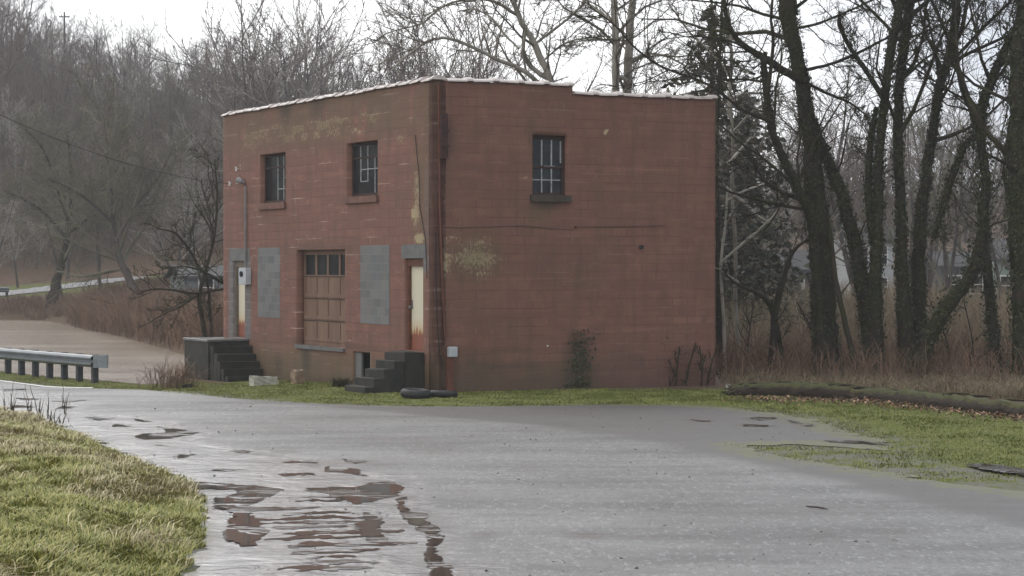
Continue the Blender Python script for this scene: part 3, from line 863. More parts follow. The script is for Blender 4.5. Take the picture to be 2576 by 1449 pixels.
cp = coping([((0.1, LA, 0), (0.1, -0.05, 0), H1 + 0.022), ((0.3, 0.1, 0), (BS + 0.03, 0.1, 0), H1 + 0.022), ((BS + 0.03, 0.1, 0), (LB + 0.03, 0.1, 0), H2 + 0.022), ((LB - 0.1, 0.3, 0), (LB - 0.1, LA, 0), H2 + 0.0), ((0.3, LA - 0.1, 0), (LB, LA - 0.1, 0), H1 + 0.0)])
cp.build('coping', M['coping'], bld)

# windows ------------------------------------------------------------
def window_front(r, cols, rows, mats, label=None, broken=()):
    a0, a1, z0, z1 = r
    fx = 0.13
    fr = MB(); w_ = 0.07
    fr.box(fx, fx + 0.08, a0 + .001, a0 + w_, z0 + .001, z1 - .001); fr.box(fx, fx + 0.08, a1 - w_, a1 - .001, z0 + .001, z1 - .001)
    fr.box(fx, fx + 0.08, a0 + w_, a1 - w_, z0 + .001, z0 + w_); fr.box(fx, fx + 0.08, a0 + w_, a1 - w_, z1 - w_, z1 - .001)
    fr.box(fx + 0.005, fx + 0.07, a0 + w_, a1 - w_, z0 + (z1 - z0) * 0.72 - 0.025, z0 + (z1 - z0) * 0.72 + 0.02)
    wn = fr.build('window', M['dark_wood'], bld)
    p = MB(); p.box(fx + 0.03, fx + 0.045, a0 + w_, a1 - w_, z0 + w_, z1 - w_); p.build('pane', M['glass'], wn)
    mu = MB()
    for c in range(1, cols):
        y = a0 + w_ + (a1 - a0 - 2 * w_) * c / cols
        for k in range(rows):
            if (c, k) in broken: continue
            za = z0 + w_ + (z1 - z0 - 2 * w_) * k / rows; zb = z0 + w_ + (z1 - z0 - 2 * w_) * (k + 0.97) / rows
            mu.box(fx + 0.008, fx + 0.028, y - 0.011, y + 0.011, za, zb)
    for k in range(1, rows):
        z = z0 + w_ + (z1 - z0 - 2 * w_) * k / rows
        for c in range(cols):
            if (c, -k) in broken: continue
            mu.box(fx + 0.01, fx + 0.027, a0 + w_ + (a1 - a0 - 2 * w_) * c / cols + .017, a0 + w_ + (a1 - a0 - 2 * w_) * (c + 1) / cols - .017, z - 0.01, z + 0.01)
    mu.build('muntin', M['muntin'], wn)
    s = MB(); s.box(-0.07, 0.12, a0 - 0.05, a1 + 0.05, z0 - 0.16, z0 - 0.003, 0.004); s.build('sill', M['sill'], bld)
window_front(win1, 4, 4, None, broken=((3, 0), (3, 1), (3, 2), (3, 3), (1, -3), (2, -3), (3, -3), (3, -1), (2, -1), (1, -2), (3, -2), (2, -2)))
window_front(win2, 4, 4, None, broken=((2, 0), (3, 0), (1, 3), (0, -3), (2, -3), (0, -1), (1, -1), (3, -1), (3, -2)))
# side window
b0, b1, z0, z1 = win3
fy = 0.12; w_ = 0.085
fr = MB()
fr.box(b0 + .001, b0 + 0.05, fy, fy + 0.08, z0 + .001, z1 - .001); fr.box(b1 - w_, b1 - .001, fy, fy + 0.08, z0 + .001, z1 - .001)
fr.box(b0 + 0.05, b1 - w_, fy, fy + 0.08, z0 + .001, z0 + 0.06); fr.box(b0 + 0.05, b1 - w_, fy, fy + 0.08, z1 - 0.1, z1 - .001)
zm = z0 + (z1 - z0) * 0.47
fr.box(b0 + 0.05, b1 - w_, fy + 0.005, fy + 0.075, zm - 0.035, zm + 0.03)
wn = fr.build('window', M['dark_wood'], bld)
p = MB(); p.box(b0 + 0.05, b1 - w_, fy + 0.035, fy + 0.05, z0 + 0.06, z1 - 0.1); p.build('pane', M['glass'], wn)
mu = MB()
for c in (1, 2):
    x = b0 + 0.05 + (b1 - w_ - b0 - 0.05) * c / 3
    mu.box(x - 0.014, x + 0.014, fy + 0.01, fy + 0.03, z0 + 0.06, zm - 0.036); mu.box(x - 0.016, x + 0.016, fy + 0.01, fy + 0.03, zm + 0.031, z1 - 0.101)
zz = z0 + 0.06 + (zm - z0 - 0.06) * 0.5
mu.box(b0 + 0.06, b1 - w_ - 0.02, fy + 0.013, fy + 0.027, zz - 0.011, zz + 0.011)
mu.box(b0 + 0.36, b0 + 0.63, fy + 0.0, fy + 0.004, zm + 0.02, zm + 0.032); mu.box(b1 - w_ - 0.03, b1 - w_ - .002, fy + 0.01, fy + 0.03, zm + 0.1, z1 - 0.12)
mu.build('muntin', M['muntin'], wn)
s = MB(); s.box(b0 - 0.07, b1 + 0.06, -0.09, 0.11, z0 - 0.15, z0 - 0.003, 0.004); s.build('sill', M['mossy_sill'], bld)

# blocked-up openings
for r in (blk1, blk2):
    g = MB(); g.box(-0.006, 0.05, r[0], r[1], r[2], r[3])
    o = g.build('blocked_window', None, bld)
    m_ = bpy.data.materials.get('bare_grey_block')
    if m_ is None:
        m_, t, b = new_mat('bare_grey_block')
        c = t.nodes.new('ShaderNodeTexCoord'); s = t.nodes.new('ShaderNodeSeparateXYZ'); t.links.new(c.outputs['Object'], s.inputs[0])
        cm = t.nodes.new('ShaderNodeCombineXYZ'); t.links.new(s.outputs['Y'], cm.inputs['X']); t.links.new(s.outputs['Z'], cm.inputs['Y'])
        br = t.nodes.new('ShaderNodeTexBrick'); br.inputs['Scale'].default_value = 1; br.inputs['Brick Width'].default_value = 0.406; br.inputs['Row Height'].default_value = 0.203; br.inputs['Mortar Size'].default_value = 0.007
        br.inputs['Color1'].default_value = (0.1, 0.104, 0.107, 1); br.inputs['Color2'].default_value = (0.16, 0.163, 0.163, 1); br.inputs['Mortar'].default_value = (0.18, 0.176, 0.17, 1)
        t.links.new(cm.outputs[0], br.inputs['Vector'])
        cc = mixc(t, ramp(t, noise(t, 1.2, 4), [(0.4, 0.0), (0.7, 0.4)]), br.outputs['Color'], (0.16, 0.13, 0.11))
        cc = mixc(t, ramp(t, noise(t, 18, 4), [(0.35, 0.0), (0.7, 0.3)]), cc, (0.1, 0.1, 0.1))
        t.links.new(cc, b.inputs['Base Color']); b.inputs['Roughness'].default_value = 0.9
    o.data.materials.append(m_)
for r in (lin1, lin2):
    g = MB(); g.box(-0.005, 0.05, r[0], r[1], r[2] + 0.002, r[3]); g.build('lintel', M['concrete'], bld, 0.0)

# doors
def steel_door(r, handle, fm):
    a0, a1, z0, z1 = r
    fr = MB()
    fr.box(0.06, 0.2, a1 - 0.09, a1 - 0.002, z0 + .002, z1 - .002); fr.box(0.06, 0.2, a0 + .002, a0 + 0.05, z0 + .002, z1 - .002)
    fr.box(0.06, 0.2, a0 + 0.05, a1 - 0.09, z1 - 0.17, z1 - .002)
    f_ = fr.build('door_frame', fm, bld)
    d = MB(); d.box(0.13, 0.175, a0 + 0.052, a1 - 0.093, z0 + 0.01, z1 - 0.175)
    dd = d.build('door', M['cream_door'], bld)
    if handle:
        h = MB(); h.box(0.118, 0.129, a1 - 0.17, a1 - 0.12, z0 + 0.93, z0 + 1.12); h.tube([(0.128, a1 - 0.145, z0 + 0.97), (0.07, a1 - 0.145, z0 + 0.97)], 0.016); h.tube([(0.07, a1 - 0.145, z0 + 0.97), (0.045, a1 - 0.145, z0 + 0.97)], 0.035)
        h.build('handle', M['galv'], dd)
steel_door(door1, False, simple('grey_brown_frame', (0.17, 0.14, 0.11), (0.09, 0.07, 0.055), scale=7)); steel_door(door2, True, M['rust_frame'])
# dark recess behind doors etc. is the building's own interior
# loading door
a0, a1, z0, z1 = gar
gd = MB(); gx = 0.2
gd.box(gx, gx + 0.05, a0 + .002, a1 - .002, z0 + .002, z1 - 0.62)
gd.box(gx, gx + 0.05, a0 + .002, a1 - .002, z1 - 0.12, z1 - .002)
W = a1 - a0
for k in range(5):
    c = a0 + 0.06 + (W - 0.12) * k / 4
    gd.box(gx, gx + 0.05, max(a0 + .003, c - 0.05), min(a1 - .003, c + 0.05), z1 - 0.619, z1 - 0.121)
rows = 3
hh = (z1 - 0.62 - z0 - 0.1) / rows
gdo = gd.build('loading_door', M['door_brown'], bld)
pn = MB(); pl = MB()
for rI in range(rows):
    for c in range(4):
        ya = a0 + 0.08 + (W - 0.16) * c / 4; yb = a0 + 0.08 + (W - 0.16) * (c + 1) / 4
        za = z0 + 0.1 + hh * rI; zb = za + hh
        # raised stiles and rails round each panel
        pn.box(gx - 0.018, gx - 0.001, ya, ya + 0.07, za, zb - 0.06); pn.box(gx - 0.018, gx - 0.001, yb - 0.07, yb - 0.012, za, zb - 0.06)
        pn.box(gx - 0.018, gx - 0.001, ya + 0.071, yb - 0.071, za, za + 0.09)
    pl.box(gx - 0.012, gx - 0.002, a0 + 0.01, a1 - 0.01, z0 + 0.1 + hh * (rI + 1) - 0.05, z0 + 0.1 + hh * (rI + 1) - 0.028)
for c in range(1, 4):
    pl.box(gx - 0.008, gx - 0.003, a0 + 0.08 + (W - 0.16) * c / 4 - 0.011, a0 + 0.08 + (W - 0.16) * c / 4, z0 + 0.12, z1 - 0.68)
pn.build('panel', M['door_brown'], gdo); pl.build('joint', M['door_groove'], gdo)
gp = MB(); gp.box(gx + 0.02, gx + 0.03, a0 + .004, a1 - .004, z1 - 0.62, z1 - 0.12); gp.build('pane', M['glass'], gdo)
sl = MB(); sl.box(-0.06, 0.19, a0 - 0.0, a1 + 0.0, z0 - 0.09, z0 - 0.004, 0.004); sl.build('threshold', M['concrete'], bld)
# basement opening: leaning old leaf and dark cellar
a0, a1, z0, z1 = base_op
g = MB(); g.box(0.05, 0.1, a1 - 0.36, a1 - 0.005, z0 + .005, z1 - 0.01); g.build('shutter', M['concrete'], bld)
g = MB(); g.box(0.02, 0.1, a0 + .003, a0 + 0.06, z0 + .01, z1 - 0.005); g.build('jamb', simple('bare_cream_wood', (0.45, 0.36, 0.24)), bld)
g = MB(); g.box(0.5, 0.56, a0 - 0.5, a1 + 0.5, z0 - 0.2, z1 + 0.1); g.build('cellar_dark', M['void'], bld)  # near-black sheet, the cellar's darkness put into its colour

# service entry: weatherhead, conduit and meter box
ax, az0 = fa(622, 670); _, az1 = fa(622, 470)
c = MB(); c.tube([(-0.05, ax, az0), (-0.05, ax, az1), (-0.06, ax + 0.02, az1 + 0.1), (-0.1, ax + 0.16, az1 + 0.2)], 0.028, 8); c.build('conduit', M['pipe_grey'], bld)
c = MB(); c.tube([(-0.1, ax + 0.1, az1 + 0.12), (-0.14, ax + 0.26, az1 + 0.2), (-0.15, ax + 0.38, az1 + 0.16)], [0.05, 0.075, 0.05], 10); c.build('weatherhead', M['pipe_grey'], bld)
mb0 = rectA(615, 633, 674, 716)
c = MB(); c.box(-0.17, -0.004, mb0[0], mb0[1], mb0[2], mb0[3]); mbx = c.build('meter_box', M['meter'], bld, 0.015)
c = MB(); c.tube([(-0.17, (mb0[0] + mb0[1]) / 2, mb0[2] + 0.28), (-0.215, (mb0[0] + mb0[1]) / 2, mb0[2] + 0.28)], 0.075, 14); c.build('meter', M['glass'], mbx)
for (px_, py_) in ((601, 425), (603, 457), (584, 462)):
    aa, zz = fa(px_, py_)
    c = MB(); c.tube([(-0.004, aa, zz), (-0.09, aa, zz)], 0.014); c.tube([(-0.07, aa, zz - 0.05), (-0.07, aa, zz + 0.0), (-0.07, aa, zz + 0.06)], [0.035, 0.022, 0.035], 8); c.build('insulator', M['porcelain'], bld)
# corner pipe, rusty bracket box, cables on the window side
b1_, zt = sb(1101, 200); b2_, zb_ = sb(1112, 750); b3_, zc_ = sb(1130, 872)
c = MB(); c.tube([(b1_, -0.05, 6.75), (b1_ + 0.03, -0.05, 4.0), (b2_, -0.05, zb_), (b2_ + 0.06, -0.05, zc_ + 0.1)], 0.026, 8); c.build('downpipe', M['pipe'], bld)
r = rectB(1103, 1119, 286, 399)
c = MB(); c.box(r[0], r[1], -0.16, -0.004, r[2], r[3], 0.006); c.box(r[0] + 0.02, r[1] + 0.02, -0.19, -0.161, r[2] + 0.25, r[2] + 0.29); c.box(r[0] + 0.02, r[1] + 0.02, -0.19, -0.161, r[3] - 0.4, r[3] - 0.36); c.build('bracket_box', M['rusty_steel'], bld)
r = rectB(1121, 1146, 872, 898)
c = MB(); c.box(r[0] + 0.03, r[1] - 0.02, -0.16, -0.004, r[2], r[3]); c.build('junction_box', M['meter'], bld, 0.02)
bb, _ = sb(1130, 900)
c = MB(); c.box(bb - 0.08, bb + 0.08, -0.09, -0.004, -0.4, r[2] - 0.002); c.build('pipe_cover', M['pipe'], bld, 0.01)
pts = [sb(1093, 587), sb(1094, 700), sb(1098, 800), sb(1104, 890), sb(1113, 930)]
c = MB(); c.tube([(max(0.02, p[0]), -0.03, p[1]) for p in pts], 0.012, 6); c.build('cable', M['cable'], bld)
pts = [sb(x, y) for x, y in ((1096, 572), (1160, 573), (1230, 571), (1310, 568), (1380, 575), (1440, 578), (1449, 571), (1520, 571), (1600, 569), (1672, 567))]
c = MB(); c.tube([(max(0.02, p[0]), -0.02, p[1]) for p in pts], 0.0055, 6); c.build('cable', M['cable'], bld)
bb, zz = sb(1447, 571)
c = MB(); c.tube([(bb, -0.002, zz), (bb, -0.08, zz)], 0.03, 8); c.build('insulator', M['pipe'], bld)
bb, zz = sb(1612, 622)
c = MB(); c.tube([(bb, -0.004, zz), (bb, -0.05, zz)], 0.05, 12); c.build('dark_hole', M['cable'], bld)  # black stub standing in for a dark hole in the wall
bb, zz = sb(1377, 870)
c = MB(); c.tube([(bb, -0.002, zz), (bb, -0.02, zz)], 0.02, 8); c.build('hook', M['porcelain'], bld)
pts = [fa(1047, 340), fa(1050, 380), fa(1056, 440), fa(1058, 520), fa(1072, 600), fa(1076, 700)]
c = MB(); c.tube([(-0.02, p[0], p[1]) for p in pts], 0.009, 6); c.build('cable', M['cable'], bld)

# steps ---------------------------------------------------------------
st2 = empty('concrete_steps', (BX, BY, 0), RZ)
tag(st2, 'five dark mossy block steps climbing straight to the right-hand cream door', 'steps')
q = MB()
zt = door2[2] - 0.02; n = 5; rise = (zt + 0.05) / n
for i in range(n):
    x1 = -0.48 - 0.245 * i; top = zt - rise * i
    q.box(x1 if i == 0 else x1, -0.01 if i == 0 else x1 + 0.243, door2[0] - 0.08, door2[1] + 0.02, -0.5, top, 0.022)
stp = q.build('step', M['steps'], st2, 0.012)
st1 = empty('concrete_stoop', (BX, BY, 0), RZ)
tag(st1, 'dark block stoop with a wet top and side steps at the left-hand cream door', 'steps')
q = MB()
zt = door1[2] - 0.02
q.box(-1.14, -0.01, door1[0] - 0.3, LA - 0.1, -0.9, zt - 0.06, 0.01); q.build('base', M['steps'], st1, 0.01)
wet = simple('wet_concrete_top', (0.16, 0.16, 0.155), (0.08, 0.08, 0.075), scale=2, rough=0.22, spec=1.0, bmp=0.02)
q = MB(); q.box(-1.17, -0.01, door1[0] - 0.33, LA - 0.07, zt - 0.058, zt, 0.006); q.build('top', wet, st1, 0.01)
for i in range(1, 6):
    q = MB(); a1_ = door1[0] - 0.32 - 0.27 * (i - 1)
    q.box(-1.1, -0.02, a1_ - 0.268, a1_, -0.9, zt - 0.185 * i, 0.018); q.build('step', M['steps'], st1, 0.012)

# ------------------------------------------------------------------ guardrails
def guardrail(name, label, p0, p1, zr, npost, end, spacing_post_w=0.15):
    g = empty(name, (p0[0], p0[1], 0)); tag(g, label, 'guardrail')
    P0 = Vector((0, 0, 0)); P1 = Vector((p1[0] - p0[0], p1[1] - p0[1], 0)); Lg = P1.length; d = P1.normalized(); s = Vector((d.y, -d.x, 0))
    if s.y > 0: s = -s
    g0 = [float(height(p0[0] + P1.x * k / 40, p0[1] + P1.y * k / 40)) for k in range(41)]
    prof = [(0.0, -0.155), (0.04, -0.135), (0.08, -0.09), (0.08, -0.06), (0.01, -0.015), (0.01, 0.015), (0.08, 0.06), (0.08, 0.09), (0.04, 0.135), (0.0, 0.155)]
    v = []; f = []
    n = 24
    for i in range(n + 1):
        c = d * (Lg * i / n)
        for (a, z) in prof: v.append(c + s * (a + 0.09) + Vector((0, 0, zr + z)))
        for (a, z) in prof: v.append(c + s * (a + 0.075) + Vector((0, 0, zr + z)))
    m_ = len(prof) * 2; k = len(prof)
    for i in range(n):
        for j in range(k - 1):
            f.append((i * m_ + j, i * m_ + j + 1, (i + 1) * m_ + j + 1, (i + 1) * m_ + j))
            f.append((i * m_ + k + j, (i + 1) * m_ + k + j, (i + 1) * m_ + k + j + 1, i * m_ + k + j + 1))
        f.append((i * m_, (i + 1) * m_, (i + 1) * m_ + k, i * m_ + k)); f.append((i * m_ + k - 1, i * m_ + 2 * k - 1, (i + 1) * m_ + 2 * k - 1, (i + 1) * m_ + k - 1))
    q = MB(); q.add(v, f); q.build('rail', M['galv'], g)
    if end:
        q = MB(); e = Vector((0.44, -0.12, 0))
        a = s * 0.1
        vv = []
        for (t_, b_) in ((Vector((0, 0, 0)), 0), (e * 1.0 + s * 0.05, 1)):
            for z in (-0.165, 0.165):
                vv.append(t_ + a + Vector((0, 0, zr + z))); vv.append(t_ + a * 0.8 + Vector((0, 0, zr + z)))
        q.add(vv, [(0, 2, 6, 4), (1, 5, 7, 3), (0, 1, 3, 2), (4, 6, 7, 5), (0, 4, 5, 1), (2, 3, 7, 6)]); q.build('end_plate', M['galv'], g)
    for i in range(npost):
        tpos = (0.12 + i * (Lg - 0.24) / (npost - 1))
        c = d * tpos
        gz = g0[int(40 * tpos / Lg)]
        q = MB()
        hw = spacing_post_w / 2
        vv = []
        for z in (gz - 0.3, zr + 0.17):
            for (aa, bb) in ((-hw, -0.08), (hw, -0.08), (hw, 0.07), (-hw, 0.07)):
                vv.append(c + d * aa * 1.0 + s * bb + Vector((0, 0, z)))
        q.add(vv, [(0, 3, 2, 1), (4, 5, 6, 7), (0, 1, 5, 4), (1, 2, 6, 5), (2, 3, 7, 6), (3, 0, 4, 7)])
        q.build('post', M['dark_galv'], g, 0.01)
pA = pix(243, 910, 57.6)
guardrail('guardrail', 'grey steel beam guardrail on dark posts along the river bank', (pA[0], pA[1]), (pA[0] - 5.6, pA[1] + 8.2), 0.355, 11, True)
pB = pix(24, 735, 138.0)
guardrail('guardrail', 'short far guardrail beside the road across the river', (pB[0], pB[1] - 0.2), (pB[0] - 6.0, pB[1] - 2.5), 1.35, 5, False)

# ------------------------------------------------------------------ things by the wall
def tyre(name, label, x, y, z, R, wdt, tilt, group):
    q = MB(); n = 28; prof = []
    for k in range(12):
        an = 2 * math.pi * k / 12
        prof.append((R - 0.09 + 0.09 * math.cos(an), wdt / 2 * math.sin(an) * (1.0 if abs(math.sin(an)) < .8 else .95)))
    v = []
    for i in range(n):
        an = 2 * math.pi * i / n
        for (rr_, zz) in prof: v.append((rr_ * math.cos(an), rr_ * math.sin(an), zz))
    f = []
    for i in range(n):
        for k in range(12):
            f.append((i * 12 + k, ((i + 1) % n) * 12 + k, ((i + 1) % n) * 12 + (k + 1) % 12, i * 12 + (k + 1) % 12))
    q.add(v, f, True)
    o = q.build(name, M['rubber'])
    o.location = (x, y, z); o.rotation_euler = tilt
    tag(o, label, 'tyre', group)
x, y = gnd(1046, 1002); tyre('old_tyre', 'black tyre lying flat against the foot of the right-hand steps', x, y, 0.1, 0.33, 0.2, (0.05, 0.06, 0), 'discarded tyres at the building corner')
x, y = gnd(1115, 1000); tyre('old_tyre', 'black tyre lying under the red pipe cover on the corner', x, y + .1, 0.07, 0.31, 0.16, (-0.04, 0.05, 0), 'discarded tyres at the building corner')

def rock(name, label, cat, px_, py_, sx, sy, sz, mat, rz=0.0, D=None, seed=0):
    x, y = gnd(px_, py_, -0.05)
    bpy_me = bpy.data.meshes.new(name)
    import bmesh
    bm = bmesh.new(); bmesh.ops.create_cube(bm, size=1.0)
    bmesh.ops.subdivide_edges(bm, edges=bm.edges[:], cuts=3, use_grid_fill=True)
    rr = random.Random(seed)
    for v in bm.verts:
        n = Vector(v.co); k = 1 + rr.uniform(-0.1, 0.08)
        if n.length > 0.75: k *= 0.9
        v.co = Vector((n.x * sx, n.y * sy, n.z * sz)) * k + Vector((0, 0, sz * 0.42))
    bm.to_mesh(bpy_me); bm.free()
    o = link(name, bpy_me, mat); o.location = (x, y, float(height(x, y))); o.rotation_euler = (rr.uniform(-.1, .1), rr.uniform(-.15, .15), rz)
    tag(o, label, cat)
rock('concrete_chunk', 'pale broken concrete slab lying in the grass by the stoop steps', 'concrete chunk', 662, 962, 0.62, 0.4, 0.24, M['pale_concrete'], 0.4, seed=2)
rock('stone_block', 'buff stone block standing upright below the loading door', 'stone', 749, 962, 0.25, 0.25, 0.36, M['stone'], 0.5, seed=4)
rock('dark_block', 'small dark block at the outer foot of the stoop', 'block', 471, 964, 0.25, 0.2, 0.12, M['steps'], 0.2, seed=5)
rock('paper_scrap', 'crumpled white paper scrap in the grass under the log', 'litter', 1941, 994, 0.16, 0.1, 0.07, M['litter_white'], 0.5, seed=6)
rock('bark_shard', 'pale splintered wood shard at the end of the log', 'wood shard', 1833, 992, 0.08, 0.08, 0.2, M['pale_concrete'], 0.2, seed=7)

x, y = gnd(2060, 1288)
q = MB(); q.tube([(-0.11, 0.22, 0.012), (0.0, 0.02, 0.02), (0.09, -0.1, 0.012)], [0.008, 0.012, 0.004], 6); q.tube([(0.0, 0.02, 0.02), (0.06, 0.0, 0.02)], [0.006, 0.003], 5)
o = q.build('fallen_stick', M['dark_wood']); o.location = (x, y, float(road_h(np.array([x]), np.array([y]))[0])); tag(o, 'short broken stick lying alone on the pale lot at right', 'stick')
x, y = gnd(243, 803, -0.3)
q = MB(); q.tube([(-0.18, 0, 0.0), (-0.1, 0, 0.08), (0.1, 0, 0.09), (0.2, 0, 0.02)], [0.05, 0.11, 0.1, 0.04], 8); o = q.build('floating_jug', M['litter_white']); o.location = (x, y, -0.3); tag(o, 'small white jug floating on the river near the brush point', 'litter')

# ------------------------------------------------------------------ tree building
class Tubes:
    def __init__(s):
        s.V = []; s.Q = []; s.n = 0; s.lv = []
    def tube(s, P, R, sides):
        P = np.asarray(P, float); R = np.asarray(R, float)
        m_ = len(P)
        T = np.gradient(P, axis=0); T /= (np.linalg.norm(T, axis=1, keepdims=True) + 1e-9)
        ref = np.array([0.0, 0.0, 1.0]) if abs(T[0, 2]) < 0.8 else np.array([0.0, 1.0, 0.0])
        U = np.cross(T, ref); U /= (np.linalg.norm(U, axis=1, keepdims=True) + 1e-9)
        if sides == 2:      # thin twig: a narrow strip
            a = rng.random() * math.pi
            K = np.cross(T, U)
            dirv = U * math.cos(a) + K * math.sin(a)
            V = np.stack([P - dirv * R[:, None], P + dirv * R[:, None]], 1).reshape(-1, 3)
            i = np.arange(m_ - 1) * 2
            Q = np.stack([i, i + 1, i + 3, i + 2], 1)
        else:
            K = np.cross(T, U)
            an = np.arange(sides) * 2 * math.pi / sides
            V = P[:, None, :] + R[:, None, None] * (U[:, None, :] * np.cos(an)[None, :, None] + K[:, None, :] * np.sin(an)[None, :, None])
            V = V.reshape(-1, 3)
            i = (np.arange(m_ - 1)[:, None] * sides + np.arange(sides)[None, :])
            j = (np.arange(m_ - 1)[:, None] * sides + (np.arange(sides)[None, :] + 1) % sides)
            Q = np.stack([i, j, j + sides, i + sides], -1).reshape(-1, 4)
        s.V.append(V); s.Q.append(Q + s.n); s.n += len(V)
    def mesh(s, name, smooth=True):
        return np_mesh(name, np.concatenate(s.V), np.concatenate(s.Q), smooth)

def unit(v):
    return v / (np.linalg.norm(v) + 1e-9)

def path(p, d, L_, n, wander, up):
    P = [p.copy()]
    st_ = L_ / n
    for i in range(n):
        d = unit(d + rng.normal(0, wander, 3) + np.array([0, 0, up]))
        p = p + d * st_
        P.append(p)
    return np.array(P)

def branch_out(tb, P, R, lev, prm, t0=0.2):
    """children along a limb P with radii R"""
    if lev >= len(prm): return
    cnt, lf, ang, wander, up, sides, rmin = prm[lev]
    seg = np.linalg.norm(np.diff(P, axis=0), axis=1); Ltot = seg.sum(); cum = np.concatenate([[0], np.cumsum(seg)]) / Ltot
    n = max(1, int(round(cnt * (0.8 + 0.4 * rng.random()))))
    for t_ in np.sort(t0 + (1 - t0) * rng.random(n)):
        k = min(len(P) - 2, int(np.searchsorted(cum, t_) - 1)); k = max(k, 0)
        fr = (t_ - cum[k]) / (cum[k + 1] - cum[k] + 1e-9)
        p = P[k] * (1 - fr) + P[k + 1] * fr; r = R[k] * (1 - fr) + R[k + 1] * fr
        tdir = unit(P[k + 1] - P[k])
        side = unit(np.cross(tdir, rng.normal(0, 1, 3)))
        a = ang * (0.7 + 0.6 * rng.random())
        d = unit(tdir * math.cos(a) + side * math.sin(a))
        Lc = Ltot * lf * (1.15 - 0.6 * t_) * (0.6 + 0.8 * rng.random())
        ns = 5 if lev < 2 else 4
        C = path(p, d, Lc, ns, wander, up)
        r0 = max(rmin, min(r * 0.55, Lc * 0.015)); Rc = np.linspace(r0, max(rmin * 0.6, r0 * 0.25), len(C))
        tb.tube(C, Rc, sides)
        branch_out(tb, C, Rc, lev + 1, prm, 0.15)

def bark(name, c1, c2, moss=None, scale=5.0):
    m, t, b = new_mat(name)
    f = noise(t, scale, 5, mapping=(1, 1, 0.35))
    c = ramp(t, f, [(0.3, c2), (0.7, c1)])
    if moss:
        c = mixc(t, ramp(t, noise(t, 1.3, 5), [(0.42, 0.0), (0.6, 0.8)]), c, moss)
    t.links.new(c, b.inputs['Base Color'])
    b.inputs['Roughness'].default_value = 0.9; b.inputs['Specular IOR Level'].default_value = 0.1
    bump(t, b, noise(t, scale * 5, 4, mapping=(1, 1, 0.3)), 0.6, 0.03)
    return m
M['bark_far'] = bark('far_grey_bark', (0.1, 0.09, 0.085), (0.055, 0.048, 0.045))
M['bark_far2'] = bark('far_brown_bark', (0.09, 0.075, 0.065), (0.05, 0.042, 0.038))
M['twig_far'] = bark('far_twigs', (0.2, 0.17, 0.155), (0.1, 0.085, 0.078), scale=0.6)
M['twig_far2'] = bark('far_brown_twigs', (0.18, 0.138, 0.115), (0.09, 0.07, 0.06), scale=0.6)
M['twig_green'] = bark('far_lichen_twigs', (0.18, 0.17, 0.12), (0.09, 0.088, 0.06), scale=0.6)
M['bark_moss'] = bark('mossy_dark_bark', (0.05, 0.04, 0.03), (0.022, 0.018, 0.014), (0.034, 0.036, 0.015))
M['twig_dark'] = bark('dark_twigs', (0.055, 0.045, 0.035), (0.028, 0.023, 0.018), (0.05, 0.052, 0.02))
M['sycamore'] = bark('pale_sycamore_bark', (0.34, 0.32, 0.27), (0.12, 0.11, 0.085), scale=2.2)
M['twig_syc'] = bark('sycamore_twigs', (0.2, 0.18, 0.145), (0.08, 0.07, 0.055), scale=2)
M['twig_pale'] = bark('far_pale_twigs', (0.36, 0.34, 0.3), (0.18, 0.165, 0.14), scale=0.8)
M['bleached'] = bark('bleached_limb', (0.55, 0.53, 0.46), (0.22, 0.21, 0.17), scale=3)
M['brush_red'] = bark('red_brown_brush', (0.22, 0.145, 0.1), (0.09, 0.062, 0.045), scale=0.8)
M['brush_tan'] = bark('tan_brush', (0.26, 0.21, 0.14), (0.11, 0.09, 0.06), scale=0.8)

def leaf_mat(name, c1, c2, c3, rough=0.6):
    m, t, b = new_mat(name)
    g = t.nodes.new('ShaderNodeNewGeometry')
    t.links.new(ramp(t, g.outputs['Random Per Island'], [(0.0, c2), (0.5, c1), (1.0, c3)]), b.inputs['Base Color'])
    b.inputs['Roughness'].default_value = rough
    b.inputs['Specular IOR Level'].default_value = 0.25
    return m
M['ivy'] = leaf_mat('ivy_leaves', (0.032, 0.04, 0.014), (0.014, 0.02, 0.008), (0.06, 0.062, 0.022))
M['needles'] = leaf_mat('conifer_needles', (0.045, 0.05, 0.028), (0.022, 0.026, 0.015), (0.09, 0.075, 0.045))
M['litter'] = leaf_mat('dead_leaves', (0.12, 0.07, 0.045), (0.05, 0.032, 0.022), (0.4, 0.25, 0.15))
M['grass_near'] = leaf_mat('rough_winter_grass', (0.25, 0.255, 0.055), (0.12, 0.15, 0.03), (0.5, 0.44, 0.17), 0.5)
M['grass_short'] = leaf_mat('short_lawn_grass', (0.15, 0.17, 0.035), (0.09, 0.115, 0.022), (0.26, 0.24, 0.085), 0.6)

def far_tree_meshes(seed, Ht, spread, dense=1.0):
    global rng
    rng = np.random.default_rng(seed)
    tr = Tubes(); cr_ = Tubes()
    nst = rng.integers(1, 3)
    for s_ in range(nst):
        lean = rng.normal(0, 0.07, 3); lean[2] = 0
        P = path(np.array([0.15 * s_, 0, -0.6]), unit(np.array([0, 0, 1.0]) + lean + (0.2 if s_ else 0) * rng.normal(0, 1, 3) * np.array([1, 1, 0])), Ht * 0.92, 9, 0.05, 0.03)
        r0 = Ht * 0.0115; R = np.linspace(r0, 0.02, len(P)); R[0] *= 1.25
        tr.tube(P, R, 6)
        k = dense
        prm = [(13 * k, 0.42 * spread, 0.75, 0.12, 0.09, 3, 0.03), (8, 0.42, 0.6, 0.16, 0.05, 3, 0.016), (7, 0.5, 0.6, 0.2, 0.02, 2, 0.010)]
        branch_out(cr_, P, R, 0, prm, 0.22)
    return tr.mesh('trunk'), cr_.mesh('crown')

